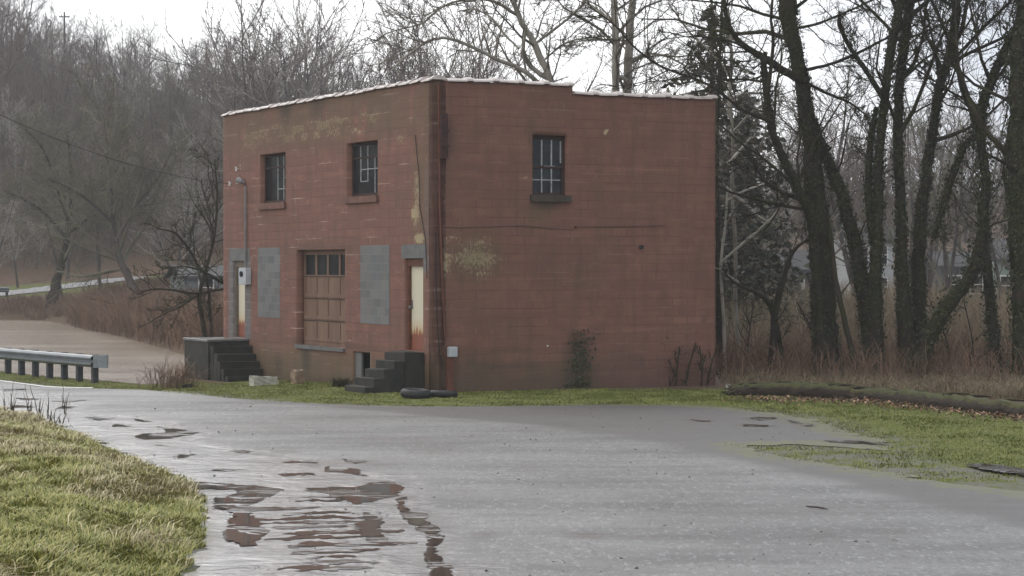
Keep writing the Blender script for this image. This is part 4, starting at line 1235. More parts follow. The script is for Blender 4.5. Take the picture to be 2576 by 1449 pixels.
FAR = []
for i, (Ht, sp_, dn) in enumerate(((14, 1.0, 1.0), (12, 1.15, 1.0), (16, 0.85, 1.1), (11, 1.2, 1.0), (13, 0.9, 1.2), (9, 1.3, 1.1))):
    FAR.append(far_tree_meshes(100 + i, Ht, sp_, dn))
rng = np.random.default_rng(11)
FAR_MATS = [(M['bark_far'], M['twig_far']), (M['bark_far2'], M['twig_far2']), (M['bark_far'], M['twig_green']), (M['bark_far'], M['twig_pale'])]
FAR_PROTO = {}
def far_tree(kind, mat, x, y, rz, s, name, label, group, sink=0.0):
    key = (kind, mat)
    z = float(height(x, y)) - sink
    if key not in FAR_PROTO:
        tr, cr_ = FAR[kind]
        tr = tr.copy(); cr_ = cr_.copy()
        tr.materials.append(FAR_MATS[mat][0]); cr_.materials.append(FAR_MATS[mat][1])
        FAR_PROTO[key] = (tr, cr_)
    tr, cr_ = FAR_PROTO[key]
    e = empty(name, (x, y, z), rz); e.scale = (s, s, s * (0.95 + 0.1 * random.random()))
    tag(e, label, 'tree', group)
    a = bpy.data.objects.new('trunk', tr); COL.objects.link(a); a.parent = e
    a = bpy.data.objects.new('crown', cr_); COL.objects.link(a); a.parent = e

def scatter_trees(n, pxr, Dr, kinds, mats, sr, name, label, group, seed, mind=3.0):
    r = random.Random(seed); pts = []
    tries = 0
    while len(pts) < n and tries < n * 60:
        tries += 1
        D = math.sqrt(r.uniform(Dr[0] ** 2, Dr[1] ** 2)); p = r.uniform(*pxr); x = (p - 1288) / F * D
        if any((x - a) ** 2 + (D - b_) ** 2 < mind ** 2 for a, b_ in pts): continue
        if seg_dist(x, D, [(-60, 131), (-31.6, 141.5), (-25.7, 152), (-22, 165)], False) < 4.5: continue
        pts.append((x, D))
        far_tree(r.choice(kinds), r.choice(mats), x, D, r.uniform(0, 6.28), r.uniform(*sr), name, label, group)
scatter_trees(190, (-160, 680), (157, 240), (0, 1, 2, 3, 4, 5), (0, 0, 1, 1, 2, 3), (0.42, 0.7), 'bare_tree', 'bare grey-brown winter tree on the wooded hillside across the river', 'bare trees on the hillside across the river', 1, 2.2)
scatter_trees(12, (-60, 480), (133, 156), (0, 1, 4), (2, 3, 3), (0.6, 0.85), 'bare_tree', 'pale-branched bare tree at the foot of the hillside by the far road', 'pale trees by the far road', 4, 5)
bt = random.Random(9)
HT = (14, 12, 16, 11, 13, 9)
TOPS = ((560, 150), (585, 110), (610, 90), (632, 70), (655, 5), (672, 60), (690, 50), (712, 20), (730, 0), (752, 70), (775, 95), (795, 70), (815, 60), (838, 75), (855, 110), (875, 135), (900, 140), (922, 160), (948, 195), (975, 185), (1000, 150), (1018, 100), (1035, 60), (1055, 50), (1075, 35), (1092, 60), (1112, 50), (1135, 70), (1155, 45), (1178, 70), (1200, 60), (1228, 80), (1255, 90), (1290, 120), (1440, 150), (1500, 165), (1625, 120), (640, 130), (700, 120), (820, 140), (880, 160), (1060, 110), (1140, 120))
for k, (p_, yt) in enumerate(TOPS):
    D_ = bt.uniform(138, 185); kd = bt.choice((0, 1, 2, 3, 4)); x_ = (p_ - 1288) / F * D_
    need = (670 - yt) * D_ / F + CZ - float(height(x_, D_))
    far_tree(kd, bt.choice((0, 0, 1, 3)) if yt < 100 else bt.choice((0, 1)), x_, D_, bt.uniform(0, 6.28), need / (HT[kd] * 0.97), 'bare_tree', 'bare tree whose crown shows above the left part of the building roof', 'bare trees behind the building')
scatter_trees(10, (1600, 1960), (88, 135), (0, 1, 3, 4), (1, 2, 3), (0.7, 0.95), 'bare_tree', 'bare tree in the tangle above the right corner of the building', 'bare trees above the right corner of the roof', 6, 2.5)
scatter_trees(42, (1960, 2750), (95, 215), (0, 1, 2, 3, 4, 5), (0, 1, 2), (0.7, 1.05), 'bare_tree', 'bare thin tree beyond the dark ivy-covered trunks at right', 'bare trees beyond the ivy-covered trunks', 3)

# near trees laid out limb by limb; each limb is a chain of photo positions given its own depth
def limb3(pts, D, dz=0.0):
    n = len(pts); P = []; R = []
    for i, (a, b_, w_) in enumerate(pts):
        d_ = D + dz * i / max(1, n - 1)
        P.append(pix(a, b_, d_)); R.append(w_ * d_ / F / 2)
    P = np.array(P); R = np.array(R)
    # smooth subdivision
    for _ in range(2):
        Pn = [P[0]]; Rn = [R[0]]
        for i in range(len(P) - 1):
            Pn += [0.75 * P[i] + 0.25 * P[i + 1], 0.25 * P[i] + 0.75 * P[i + 1]]; Rn += [0.75 * R[i] + 0.25 * R[i + 1], 0.25 * R[i] + 0.75 * R[i + 1]]
        Pn.append(P[-1]); Rn.append(R[-1]); P = np.array(Pn); R = np.array(Rn)
    return P, R

def leaves_on(P, R, n, size, off, zmin=-1):
    seg = np.linalg.norm(np.diff(P, axis=0), axis=1); c = np.concatenate([[0], np.cumsum(seg)]); tt = rng.random(n) * c[-1]
    k = np.clip(np.searchsorted(c, tt) - 1, 0, len(P) - 2); fr = ((tt - c[k]) / seg[k])[:, None]
    p = P[k] * (1 - fr) + P[k + 1] * fr; r = (R[k] * (1 - fr[:, 0]) + R[k + 1] * fr[:, 0])
    d = rng.normal(0, 1, (n, 3)); T = (P[k + 1] - P[k]) / seg[k][:, None]; d -= (d * T).sum(1)[:, None] * T; d /= np.linalg.norm(d, axis=1)[:, None]
    return p + d * (r + off * rng.random(n) ** 1.5)[:, None], d

def leaf_quads(C, Nrm, size):
    n = len(C)
    a = rng.normal(0, 1, (n, 3)) + 0.0; a -= (a * Nrm).sum(1)[:, None] * Nrm * 0.8; a /= np.linalg.norm(a, axis=1)[:, None]
    b_ = np.cross(a, Nrm + rng.normal(0, 0.5, (n, 3))); b_ /= (np.linalg.norm(b_, axis=1)[:, None] + 1e-9)
    s = (size * (0.5 + rng.random(n)))[:, None]
    V = np.stack([C - a * s, C - b_ * s * 0.6, C + a * s, C + b_ * s * 0.6], 1).reshape(-1, 3)
    Q = np.arange(n * 4).reshape(-1, 4)
    return V, Q

def near_tree(name, label, D, limbs, mats, prm, ivy=0, ivy_limbs=(), group=None, seed=1, base=None, ivy_off=0.12):
    """limbs: list of (points, depth offset at start, depth change, spawn start, spawn?)"""
    global rng
    rng = np.random.default_rng(seed)
    e0 = pix(limbs[0][0][0][0], limbs[0][0][0][1], D)
    e = empty(name, (e0[0], e0[1], 0)); tag(e, label, 'tree', group)
    off = np.array([e0[0], e0[1], 0.0])
    tr = Tubes(); cr_ = Tubes(); LP = []
    for i, (pts, d0, dz, t0, spawn) in enumerate(limbs):
        P, R = limb3(pts, D + d0, dz)
        if ivy: R = R * 0.86
        if i == 0:
            gz = float(height(P[0][0], P[0][1])); P = np.concatenate([[[P[0][0], P[0][1], min(gz - 0.4, P[0][2] - 0.3)]], P]); R = np.concatenate([[R[0] * 1.25], R])
        P = P - off
        P[1:-1] += rng.normal(0, 1, (len(P) - 2, 3)) * (R[1:-1, None] * 0.09)
        tr.tube(P, R * (1 + rng.normal(0, 0.04, len(R))), 10 if R.max() > 0.08 else 6)
        LP.append((P, R))
        if spawn:
            pr = [list(q) for q in prm]; pr[0][0] = prm[0][0] * spawn
            branch_out(cr_, P, R, 0, pr, t0)
    link('trunk', tr.mesh('trunk'), mats[0], e)
    if cr_.n: link('crown', cr_.mesh('crown'), mats[1], e)
    if ivy:
        Vs = []; Qs = []; n_ = 0
        for i in (ivy_limbs or range(len(LP))):
            P, R = LP[i]
            area = (np.linalg.norm(np.diff(P, axis=0), axis=1) * (R[1:] + 0.05)).sum() * 6.28
            C, Nn = leaves_on(P, R, int(area * ivy * 1.5), 0.05, ivy_off * 0.75)
            V, Q = leaf_quads(C, Nn, 0.038); Vs.append(V); Qs.append(Q + n_); n_ += len(V)
        link('ivy', np_mesh('ivy', np.concatenate(Vs), np.concatenate(Qs)), M['ivy'], e)
    return e

PR = [(12, 0.36, 0.85, 0.16, 0.04, 5, 0.014), (8, 0.48, 0.75, 0.22, 0.02, 3, 0.008), (7, 0.5, 0.7, 0.25, 0.0, 3, 0.005)]
PRS = [(5, 0.3, 0.8, 0.18, 0.05, 4, 0.014), (6, 0.5, 0.75, 0.22, 0.02, 3, 0.008), (6, 0.5, 0.7, 0.25, 0.0, 3, 0.005)]
dm = (M['bark_moss'], M['twig_dark'])
GR = 'ivy-clad trees on the right'
near_tree('ivy_tree', 'thickest mossy forked trunk standing behind the fallen log', 56, [
    ([(2082, 960, 84), (2076, 824, 76), (2066, 671, 68), (2052, 500, 64), (2039, 352, 50), (2026, 267, 42), (2016, 194, 43), (1993, 97, 42), (1978, 0, 58), (1970, -160, 44), (1950, -420, 30)], 0, 0.5, 0.62, 1.3),
    ([(2030, 205, 26), (1992, 192, 24), (1941, 158, 22), (1897, 131, 20), (1858, 107, 17), (1841, 78, 15), (1827, 49, 13), (1822, 0, 11), (1815, -120, 8)], 0.2, -1.2, 0.1, 1.5),
    ([(1928, 156, 9), (1890, 130, 8), (1855, 107, 7), (1800, 96, 6), (1740, 90, 4), (1660, 100, 2)], -0.6, -1.5, 0.1, 1.0),
    ([(2030, 175, 12), (2100, 160, 10), (2170, 128, 9), (2240, 90, 7), (2310, 60, 4)], 0, 1.0, 0.1, 1.0),
    ([(2000, 72, 10), (2060, 60, 8), (2110, 38, 7), (2180, 8, 6), (2230, -20, 4)], 0, -1.0, 0.1, 1.0),
    ([(2036, 212, 10), (2090, 240, 9), (2135, 255, 7), (2180, 290, 4)], 0, 0.6, 0.1, 0.9)], dm, PR, ivy=150, ivy_limbs=(0,), group=GR, seed=21)
near_tree('ivy_tree', 'curved dark tree leaning left from the thickest trunk towards the building', 55.6, [
    ([(2068, 955, 30), (2060, 700, 26), (2040, 540, 26), (2010, 485, 26), (1987, 432, 25), (1963, 384, 24), (1945, 340, 23), (1931, 267, 22), (1928, 219, 22), (1920, 175, 20), (1925, 130, 10)], 0.0, -1.0, 0.5, 1.0),
    ([(1931, 235, 14), (1943, 146, 10), (1946, 85, 10), (1938, 49, 9), (1943, 0, 7), (1950, -80, 5)], -1.0, -0.4, 0.1, 1.2),
    ([(1940, 305, 13), (1900, 292, 10), (1865, 275, 9), (1834, 250, 9), (1797, 219, 8), (1725, 189, 8), (1660, 169, 7), (1591, 117, 6), (1546, 59, 5), (1470, 10, 3), (1400, -30, 2)], -1.0, -2.0, 0.15, 1.6),
    ([(2020, 500, 8), (1960, 480, 6), (1900, 440, 5), (1850, 420, 3)], -0.3, -1.0, 0.1, 1.0)], dm, PR, ivy=100, ivy_limbs=(0,), group=GR, seed=22)
near_tree('ivy_tree', 'ivy-covered stem slanting up left into the thickest trunk', 56.6, [
    ([(2205, 955, 60), (2185, 800, 50), (2160, 660, 42), (2128, 520, 38), (2100, 444, 34), (2070, 375, 28), (2045, 300, 22)], 0, -0.3, 0.5, 0.5)], dm, PR, ivy=190, group=GR, seed=23)
near_tree('ivy_tree', 'straight ivy trunk, left one of the close tall pair', 56, [
    ([(2195, 962, 60), (2200, 800, 50), (2202, 687, 38), (2208, 578, 31), (2210, 457, 28), (2215, 335, 26), (2230, 219, 26), (2237, 146, 26), (2246, 97, 25), (2258, 40, 26), (2275, -60, 22), (2290, -300, 14)], 0, 0.3, 0.45, 1.2),
    ([(2222, 250, 16), (2183, 182, 15), (2147, 134, 14), (2126, 97, 13), (2111, 61, 15), (2112, 30, 8)], 0.1, -0.6, 0.15, 1.2),
    ([(2208, 640, 24), (2188, 560, 22), (2184, 457, 21), (2190, 350, 20), (2205, 270, 14)], 0.1, 0.3, 0.3, 0.5)], dm, PR, ivy=170, ivy_limbs=(0, 2), group=GR, seed=24)
near_tree('ivy_tree', 'straight ivy trunk, right one of the close tall pair', 56.4, [
    ([(2282, 962, 56), (2275, 800, 46), (2268, 651, 34), (2266, 530, 30), (2261, 432, 29), (2259, 335, 28), (2259, 267, 28), (2264, 194, 28), (2273, 122, 28), (2283, 49, 29), (2292, -20, 28), (2300, -300, 16)], 0, 0.6, 0.45, 1.3),
    ([(2262, 210, 8), (2320, 150, 7), (2370, 125, 5)], 0.2, -0.4, 0.1, 1.0),
    ([(2258, 148, 7), (2300, 170, 6), (2350, 205, 4)], 0.2, 0.6, 0.1, 1.0)], dm, PR, ivy=170, ivy_limbs=(0,), group=GR, seed=25)
near_tree('ivy_tree', 'tall ivy trunk bending right and forking high, between the pair and the edge', 57, [
    ([(2320, 962, 60), (2310, 800, 48), (2310, 627, 38), (2317, 530, 34), (2332, 420, 31), (2346, 340, 28), (2353, 280, 27), (2362, 219, 27), (2379, 170, 27), (2394, 122, 28), (2401, 73, 27), (2406, 0, 28), (2412, -150, 22), (2400, -380, 12)], 0, 0.6, 0.45, 1.3),
    ([(2392, 112, 12), (2378, 80, 11), (2361, 36, 10), (2341, 0, 10), (2320, -80, 8)], 0.3, 0.3, 0.1, 1.0),
    ([(2404, 146, 10), (2463, 80, 10), (2512, 32, 9), (2546, 0, 8), (2600, -60, 6)], 0.3, -1.0, 0.1, 1.2),
    ([(2400, 120, 10), (2410, 182, 12), (2421, 231, 14), (2439, 267, 15), (2463, 320, 18)], 0.3, -0.4, 0.1, 0.7)], dm, PR, ivy=170, ivy_limbs=(0,), group=GR, seed=26)
near_tree('ivy_tree', 'shaggy ivy trunk leaning right between the log and the right edge', 55, [
    ([(2308, 958, 46), (2325, 875, 45), (2363, 798, 44), (2402, 740, 42), (2440, 704, 38), (2462, 640, 32), (2475, 560, 30), (2480, 457, 28), (2474, 400, 28), (2465, 330, 28), (2470, 262, 30), (2500, 190, 26), (2546, 80, 18), (2590, 20, 12)], 0, 0.8, 0.4, 1.2),
    ([(2462, 340, 18), (2434, 350, 16), (2414, 396, 20), (2390, 457, 22), (2370, 520, 18), (2350, 600, 12)], 0.5, 0.5, 0.4, 0.8)], dm, PR, ivy=240, ivy_limbs=(0, 1), group=GR, seed=27, ivy_off=0.3)
near_tree('ivy_tree', 'upright ivy stem just left of the right-edge trunk', 57.5, [
    ([(2508, 965, 40), (2500, 850, 34), (2490, 740, 30), (2478, 620, 28), (2474, 540, 24), (2480, 430, 18)], 0, 0.4, 0.5, 0.8)], dm, PR, ivy=200, group=GR, seed=28, ivy_off=0.2)
near_tree('ivy_tree', 'massive ivy-covered trunk cut by the right edge of the picture', 54, [
    ([(2590, 985, 92), (2582, 850, 78), (2575, 671, 78), (2568, 500, 76), (2566, 350, 70), (2568, 200, 70), (2575, 60, 60), (2590, -150, 44), (2600, -400, 24)], 0, 0.6, 0.35, 1.0),
    ([(2560, 430, 10), (2520, 405, 8), (2480, 388, 7), (2440, 330, 4)], 0, -0.8, 0.2, 1.0)], dm, PR, ivy=260, ivy_limbs=(0,), group=GR, seed=29, ivy_off=0.22)
near_tree('bare_sapling', 'slender leaning sapling against the thickest ivy trunk', 54.5, [
    ([(2163, 965, 16), (2138, 862, 15), (2117, 773, 14), (2100, 696, 12), (2092, 600, 9), (2080, 520, 5)], 0, 0.3, 0.3, 0.8)], dm, PRS, seed=30)
near_tree('bare_tree', 'small mossy Y-shaped tree behind the left end of the log', 56, [
    ([(1940, 955, 24), (1948, 850, 20), (1948, 785, 19), (1965, 730, 14), (1975, 690, 12), (1985, 650, 11), (2000, 625, 9), (2030, 603, 6), (2080, 590, 3)], 0, -0.5, 0.35, 1.6),
    ([(1948, 800, 16), (1938, 765, 14), (1915, 742, 12), (1883, 727, 10), (1850, 715, 6), (1826, 690, 3)], 0, -0.8, 0.3, 1.6),
    ([(1973, 955, 14), (1965, 880, 12), (1952, 800, 10)], 0.1, 0, 0.4, 0.7)], dm, PRS, seed=31)
near_tree('bare_tree', 'dark trunk rising along the right-hand corner of the building', 60, [
    ([(1808, 960, 26), (1812, 824, 24), (1810, 700, 22), (1806, 600, 15), (1803, 480, 13), (1803, 350, 12), (1806, 260, 10), (1812, 120, 8), (1818, -20, 6)], 0, 0.4, 0.3, 1.0)], (M['bark_moss'], M['twig_syc']), PR, ivy=70, seed=32)
near_tree('pale_barked_tree', 'thin pale-barked tree with whitish limbs beside the right corner of the building', 62, [
    ([(1862, 930, 11), (1848, 760, 10), (1852, 620, 10), (1840, 500, 9), (1846, 350, 9), (1834, 240, 9), (1842, 150, 8), (1832, 20, 5)], 0, 0.4, 0.5, 1.0),
    ([(1842, 246, 9), (1882, 233, 8), (1914, 236, 6), (1960, 225, 4)], 0, 0.4, 0.3, 1.0),
    ([(1836, 190, 8), (1790, 130, 7), (1740, 90, 6), (1690, 20, 4)], 0, 0.4, 0.3, 1.2),
    ([(1846, 330, 6), (1900, 270, 6), (1960, 250, 4), (2010, 262, 3)], 0, -1, 0.2, 1.2)], (M['sycamore'], M['twig_syc']), PRS, seed=33)
near_tree('dead_tree', 'bleached dead tree with crossing whitish limbs right of the building', 58.5, [
    ([(1824, 958, 9), (1822, 820, 9), (1816, 740, 8), (1812, 661, 7), (1826, 560, 6), (1829, 480, 5)], 0, 0.2, 0.4, 0.5),
    ([(1812, 661, 5), (1870, 612, 9), (1931, 561, 9), (1965, 525, 7), (1994, 498, 4)], 0, -0.4, 0.4, 0.3),
    ([(1827, 469, 5), (1850, 495, 10), (1878, 515, 10), (1907, 546, 9), (1933, 558, 5)], 0, 0.2, 0.4, 0.2),
    ([(1831, 503, 4), (1870, 481, 7), (1919, 464, 6), (1950, 446, 3)], 0, 0.2, 0.4, 0.3),
    ([(1831, 413, 8), (1860, 380, 8), (1890, 345, 5)], 0, 0.2, 0.4, 0.3),
    ([(1775, 665, 2), (1800, 672, 3), (1830, 690, 4), (1862, 712, 5)], 0, 0.2, 0.3, 0.4)], (M['bleached'], M['twig_syc']), PRS, seed=34)
for i in range(10):
    px_ = [1690, 1725, 1760, 1775, 1700, 2060, 2380, 2440, 2040, 1885][i]
    pts = [(px_, 990 if i < 5 else 965, 5), (px_ + random.uniform(-12, 12), 940, 4), (px_ + random.uniform(-25, 30), 880 - random.uniform(0, 40), 3)]
    if i >= 5: pts.append((px_ + random.uniform(-40, 40), 760, 3))
    near_tree('bare_sapling', ['sapling against the window-side wall below the round dark hole', 'dark sapling before the wall under the dark patch', 'crooked sapling near the right corner of the building', 'bent sapling at the very foot of the right building corner', 'leaning sapling before the wall, leftmost of its clump', 'sapling to the left of the thickest ivy trunk', 'sapling right of the forking ivy trunk', 'sapling under the shaggy leaning ivy trunk', 'thin sapling between the Y-shaped tree and the thickest trunk', 'sapling left of the Y-shaped tree'][i], 52.3 if i < 5 else 58, [(pts, 0, 0.2, 0.3, 0.8)], dm, PRS[:2], seed=60 + i)

# sycamores behind the roof
SY = (M['sycamore'], M['twig_syc'])
PRY = [(8, 0.3, 0.8, 0.2, 0.05, 4, 0.014), (6, 0.5, 0.75, 0.24, 0.02, 3, 0.009), (5, 0.5, 0.7, 0.25, 0.0, 3, 0.006)]
near_tree('sycamore', 'pale sycamore arching over the left half of the roof with drooping limbs', 66, [
    ([(1440, 860, 34), (1430, 600, 30), (1412, 350, 26), (1388, 202, 18), (1360, 146, 17), (1337, 94, 16), (1315, 65, 15), (1298, 20, 13), (1285, -10, 12), (1250, -80, 9)], 0, 0.5, 0.5, 1.4),
    ([(1385, 200, 12), (1367, 192, 13), (1331, 166, 12), (1315, 130, 11), (1318, 98, 9), (1323, 78, 8)], 0.3, -0.5, 0.2, 0.8),
    ([(1400, 260, 14), (1344, 195, 12), (1298, 166, 11), (1256, 153, 10), (1220, 133, 9), (1155, 103, 8), (1116, 94, 8), (1073, 103, 7), (1034, 132, 6), (1002, 158, 5), (976, 187, 4)], 0.2, -2.5, 0.2, 2.0),
    ([(1305, 40, 9), (1259, 10, 9), (1220, -4, 8), (1160, 0, 7), (1120, 12, 6), (1090, 33, 6), (1064, 62, 5), (1005, 73, 4), (961, 88, 3), (938, 108, 2)], 0.4, -2.0, 0.2, 2.0),
    ([(1305, 122, 6), (1266, 85, 6), (1246, 52, 5), (1220, 33, 5), (1188, 20, 4), (1150, 30, 3)], 0.1, 1.5, 0.2, 1.4),
    ([(1345, 110, 7), (1400, 70, 7), (1450, 30, 5), (1490, -20, 4)], 0.3, 1.5, 0.1, 1.6),
    ([(1365, 155, 5), (1420, 105, 5), (1480, 95, 4), (1545, 90, 3)], 0.3, -1.0, 0.1, 1.6)], SY, PRY, seed=41)
near_tree('sycamore', 'pale twin-stemmed sycamore behind the lower part of the roof', 72, [
    ([(1560, 900, 30), (1556, 600, 26), (1550, 300, 20), (1548, 200, 19), (1549, 100, 18), (1545, 0, 16), (1540, -150, 12)], 0, 0.2, 0.4, 1.6),
    ([(1564, 700, 26), (1575, 350, 22), (1578, 220, 22), (1583, 100, 21), (1590, 20, 19), (1600, -120, 14)], 0.6, 0.5, 0.4, 1.6),
    ([(1578, 205, 12), (1562, 190, 12), (1550, 205, 10)], 0.3, 0, 0.9, 0),
    ([(1580, 90, 9), (1540, 100, 7), (1480, 100, 5), (1430, 108, 3)], 0.5, -1.0, 0.2, 1.6),
    ([(1548, 60, 9), (1510, 30, 8), (1475, 8, 6), (1440, -30, 4)], 0.3, 1.0, 0.2, 1.4),
    ([(1590, 150, 8), (1640, 130, 6), (1700, 150, 5), (1760, 190, 3)], 0.5, 1.0, 0.2, 1.4)], SY, PRY, seed=42)

# trees on the far bank and at the left of the building
near_tree('bank_tree', 'leaning dark trunk on the far bank in front of the far road', 132, [
    ([(130, 762, 30), (135, 740, 26), (141, 711, 22), (155, 665, 20), (164, 619, 17), (176, 549, 13), (180, 450, 10), (170, 340, 6)], 0, 3, 0.3, 2.2),
    ([(166, 600, 9), (120, 540, 7), (60, 500, 6), (10, 480, 4)], 0, -3, 0.2, 2.0),
    ([(168, 590, 9), (230, 540, 7), (290, 530, 5), (330, 500, 3)], 0, 3, 0.2, 2.0),
    ([(172, 560, 8), (140, 460, 6), (110, 370, 5), (60, 320, 3)], 0, -2, 0.2, 2.0)], (M['bark_moss'], M['twig_green']), [(13, 0.4, 0.8, 0.18, 0.05, 4, 0.03), (10, 0.5, 0.75, 0.22, 0.02, 3, 0.018), (6, 0.5, 0.7, 0.25, 0, 2, 0.012)], seed=51)
near_tree('bank_tree', 'dark crooked trunk growing out of the brush at the end of the far road', 112, [
    ([(352, 800, 26), (340, 735, 24), (319, 688, 20), (299, 651, 17), (285, 580, 14), (278, 480, 11), (272, 370, 7), (262, 300, 4)], 0, 3, 0.3, 2.2),
    ([(290, 610, 9), (340, 520, 7), (400, 450, 6), (440, 360, 4)], 0, 3, 0.2, 2.2),
    ([(284, 560, 8), (220, 500, 6), (170, 470, 4), (120, 450, 3)], 0, -3, 0.2, 2.0)], (M['bark_far2'], M['twig_green']), [(13, 0.4, 0.8, 0.18, 0.05, 4, 0.028), (10, 0.5, 0.75, 0.22, 0.02, 3, 0.016), (6, 0.5, 0.7, 0.25, 0, 2, 0.011)], seed=52)
near_tree('bank_tree', 'mossy dark tree reaching out from behind the left corner of the building', 69, [
    ([(520, 880, 14), (512, 820, 12), (502, 770, 11), (500, 740, 10), (515, 690, 8), (540, 600, 7), (548, 500, 5), (540, 400, 3)], 0, 0.5, 0.4, 2.0),
    ([(598, 740, 9), (574, 720, 8), (540, 698, 8), (502, 679, 7), (483, 637, 6), (451, 596, 6), (437, 582, 5), (393, 575, 3)], 0, -1.5, 0.1, 1.6),
    ([(598, 722, 8), (574, 725, 8), (530, 732, 7), (486, 740, 7), (451, 732, 6), (393, 725, 5), (354, 734, 3)], 0, -1.5, 0.1, 1.6),
    ([(535, 880, 9), (530, 800, 8), (526, 740, 7), (520, 690, 5)], 0.5, 0, 0.3, 1.6),
    ([(502, 679, 5), (470, 670, 4), (430, 672, 3), (400, 680, 2)], 0, -1, 0.1, 1.4),
    ([(500, 741, 5), (450, 775, 4), (410, 790, 3), (370, 815, 2)], 0, -1, 0.1, 1.4)], dm, [(8, 0.35, 0.8, 0.18, 0.03, 4, 0.014), (6, 0.5, 0.75, 0.22, 0.02, 3, 0.009), (5, 0.5, 0.7, 0.25, 0, 2, 0.007)], seed=53)

# conifer behind the right part of the roof
def conifer(name, label, x, y, Ht, Rb, seed):
    global rng
    rng = np.random.default_rng(seed)
    e = empty(name, (x, y, float(height(x, y)))); tag(e, label, 'tree')
    tr = Tubes(); tr.tube(np.array([[0, 0, -0.5], [0.05, 0, Ht * 0.5], [0, 0.05, Ht]]), [0.28, 0.16, 0.03], 8)
    C = []; Nn = []
    for k in range(120):
        z = Ht * (0.1 + 0.88 * (k / 120.0)); L_ = Rb * (1 - (k / 120.0)) ** 0.75 * rng.uniform(0.55, 1.15) + 0.25
        a = rng.random() * 6.28; d = np.array([math.cos(a), math.sin(a), 0.12])
        P = path(np.array([0, 0, z]), d, L_, 6, 0.06, -0.09)
        tr.tube(P, np.linspace(0.035, 0.008, 7), 3)
        n = int(40 * L_ / Rb + 6)
        tt = rng.random(n) ** 0.8 * 5.99; kk = tt.astype(int); fr = (tt - kk)[:, None]
        p = P[kk] * (1 - fr) + P[kk + 1] * fr
        p = p + rng.normal(0, 1, (n, 3)) * np.array([0.16, 0.16, 0.12]) * (0.5 + L_ / Rb) - np.array([0, 0, 0.1])
        C.append(p); nn = rng.normal(0, 1, (n, 3)); nn[:, 2] += 0.6; nn /= np.linalg.norm(nn, axis=1)[:, None]; Nn.append(nn)
    V, Q = leaf_quads(np.concatenate(C), np.concatenate(Nn), 0.13)
    link('trunk', tr.mesh('trunk'), M['bark_moss'], e)
    link('crown', np_mesh('crown', V, Q), M['needles'], e)
p = pix(1790, 900, 76); conifer('conifer', 'dark drooping evergreen behind the right part of the roof', p[0], 76, 11.8, 4.0, 71)
p = pix(1880, 900, 80); conifer('conifer', 'lower dark evergreen seen between the building and the ivy trunks', p[0], 80, 9.0, 2.6, 72)

# ------------------------------------------------------------------ undergrowth, brush
def stems(name, kind_pts, n, hgt, rad, mat, seed, lean=0.5, seg=4, forks=2, zoff=0.0):
    """thin arching stems rooted at random positions; kind_pts(r) -> x, y"""
    global rng
    rng = np.random.default_rng(seed)
    B = kind_pts(n)
    n = len(B)
    Z = height(B[:, 0], B[:, 1]) + zoff
    Vs = []; Qs = []; cnt = 0
    for fk in range(1 + forks):
        Hh = hgt * (0.5 + 0.8 * rng.random(n)) * (1.0 if fk == 0 else 0.6)
        a = rng.random(n) * 6.283
        ln_ = lean * rng.random(n) * Hh
        base = np.stack([B[:, 0], B[:, 1], Z - 0.05], 1)
        if fk: base = base + np.stack([np.cos(a) * 0.1 * Hh, np.sin(a) * 0.1 * Hh, Hh * (0.2 + 0.5 * rng.random(n))], 1)
        sd_ = np.stack([-np.sin(a), np.cos(a), np.zeros(n)], 1)
        turn = rng.random(n) * 6.283
        sd_ = np.stack([np.cos(turn), np.sin(turn), 0.2 * rng.normal(0, 1, n)], 1)
        pts = []
        for k in range(seg + 1):
            tt = k / seg
            p = base + np.stack([np.cos(a) * ln_ * tt ** 1.6, np.sin(a) * ln_ * tt ** 1.6, Hh * (tt - 0.28 * lean * tt ** 2.5)], 1) + rng.normal(0, 0.02, (n, 3)) * Hh[:, None] * (0 if k == 0 else 1)
            r = rad * (1 - 0.75 * tt)
            pts.append(np.stack([p - sd_ * r, p + sd_ * r], 1))
        A = np.stack(pts, 1).reshape(n, -1, 3)      # n, (seg+1)*2, 3
        m_ = (seg + 1) * 2
        i = (np.arange(n)[:, None] * m_ + np.arange(seg)[None, :] * 2)
        Q = np.stack([i, i + 1, i + 3, i + 2], -1).reshape(-1, 4)
        Vs.append(A.reshape(-1, 3)); Qs.append(Q + cnt); cnt += n * m_
    o = link(name, np_mesh(name, np.concatenate(Vs), np.concatenate(Qs)), mat)
    return o

def region(poly, reject=None):
    poly = np.array(poly); lo = poly.min(0); hi = poly.max(0)
    def f(n):
        P = []
        got = 0
        while got < n:
            c = lo + (hi - lo) * rng.random((n * 2, 2))
            c = c[in_poly(c[:, 0], c[:, 1], [tuple(q) for q in poly])]
            c = c[fbm(c[:, 0] * 0.35, c[:, 1] * 0.35) + 0.35 * rng.random(len(c)) > 0.5]
            if reject is not None: c = c[~reject(c[:, 0], c[:, 1])]
            P.append(c); got += len(c)
        return np.concatenate(P)[:n]
    return f
o = stems('undergrowth', region([(4.95, 53.2), (9, 52.6), (14, 51.6), (24, 52), (30, 90), (8, 95), (5.0, 62)]), 13000, 1.1, 0.011, M['brush_red'], 81, 1.1)
tag(o, 'red-brown leafless undergrowth behind the log and ivy trunks', 'undergrowth', kind='stuff')
o = stems('undergrowth', region([(4.9, 53.3), (6.5, 51.5), (9.5, 47.6), (12, 45.4), (15, 44.5), (15, 56), (6, 58)]), 9000, 0.42, 0.008, M['brush_tan'], 80, 1.4)
tag(o, 'low dead weeds between the log and the ivy trunks', 'undergrowth', kind='stuff')
o = stems('undergrowth', region([(6, 62), (30, 62), (42, 110), (10, 110)]), 7000, 2.3, 0.014, M['brush_tan'], 82, 0.9)
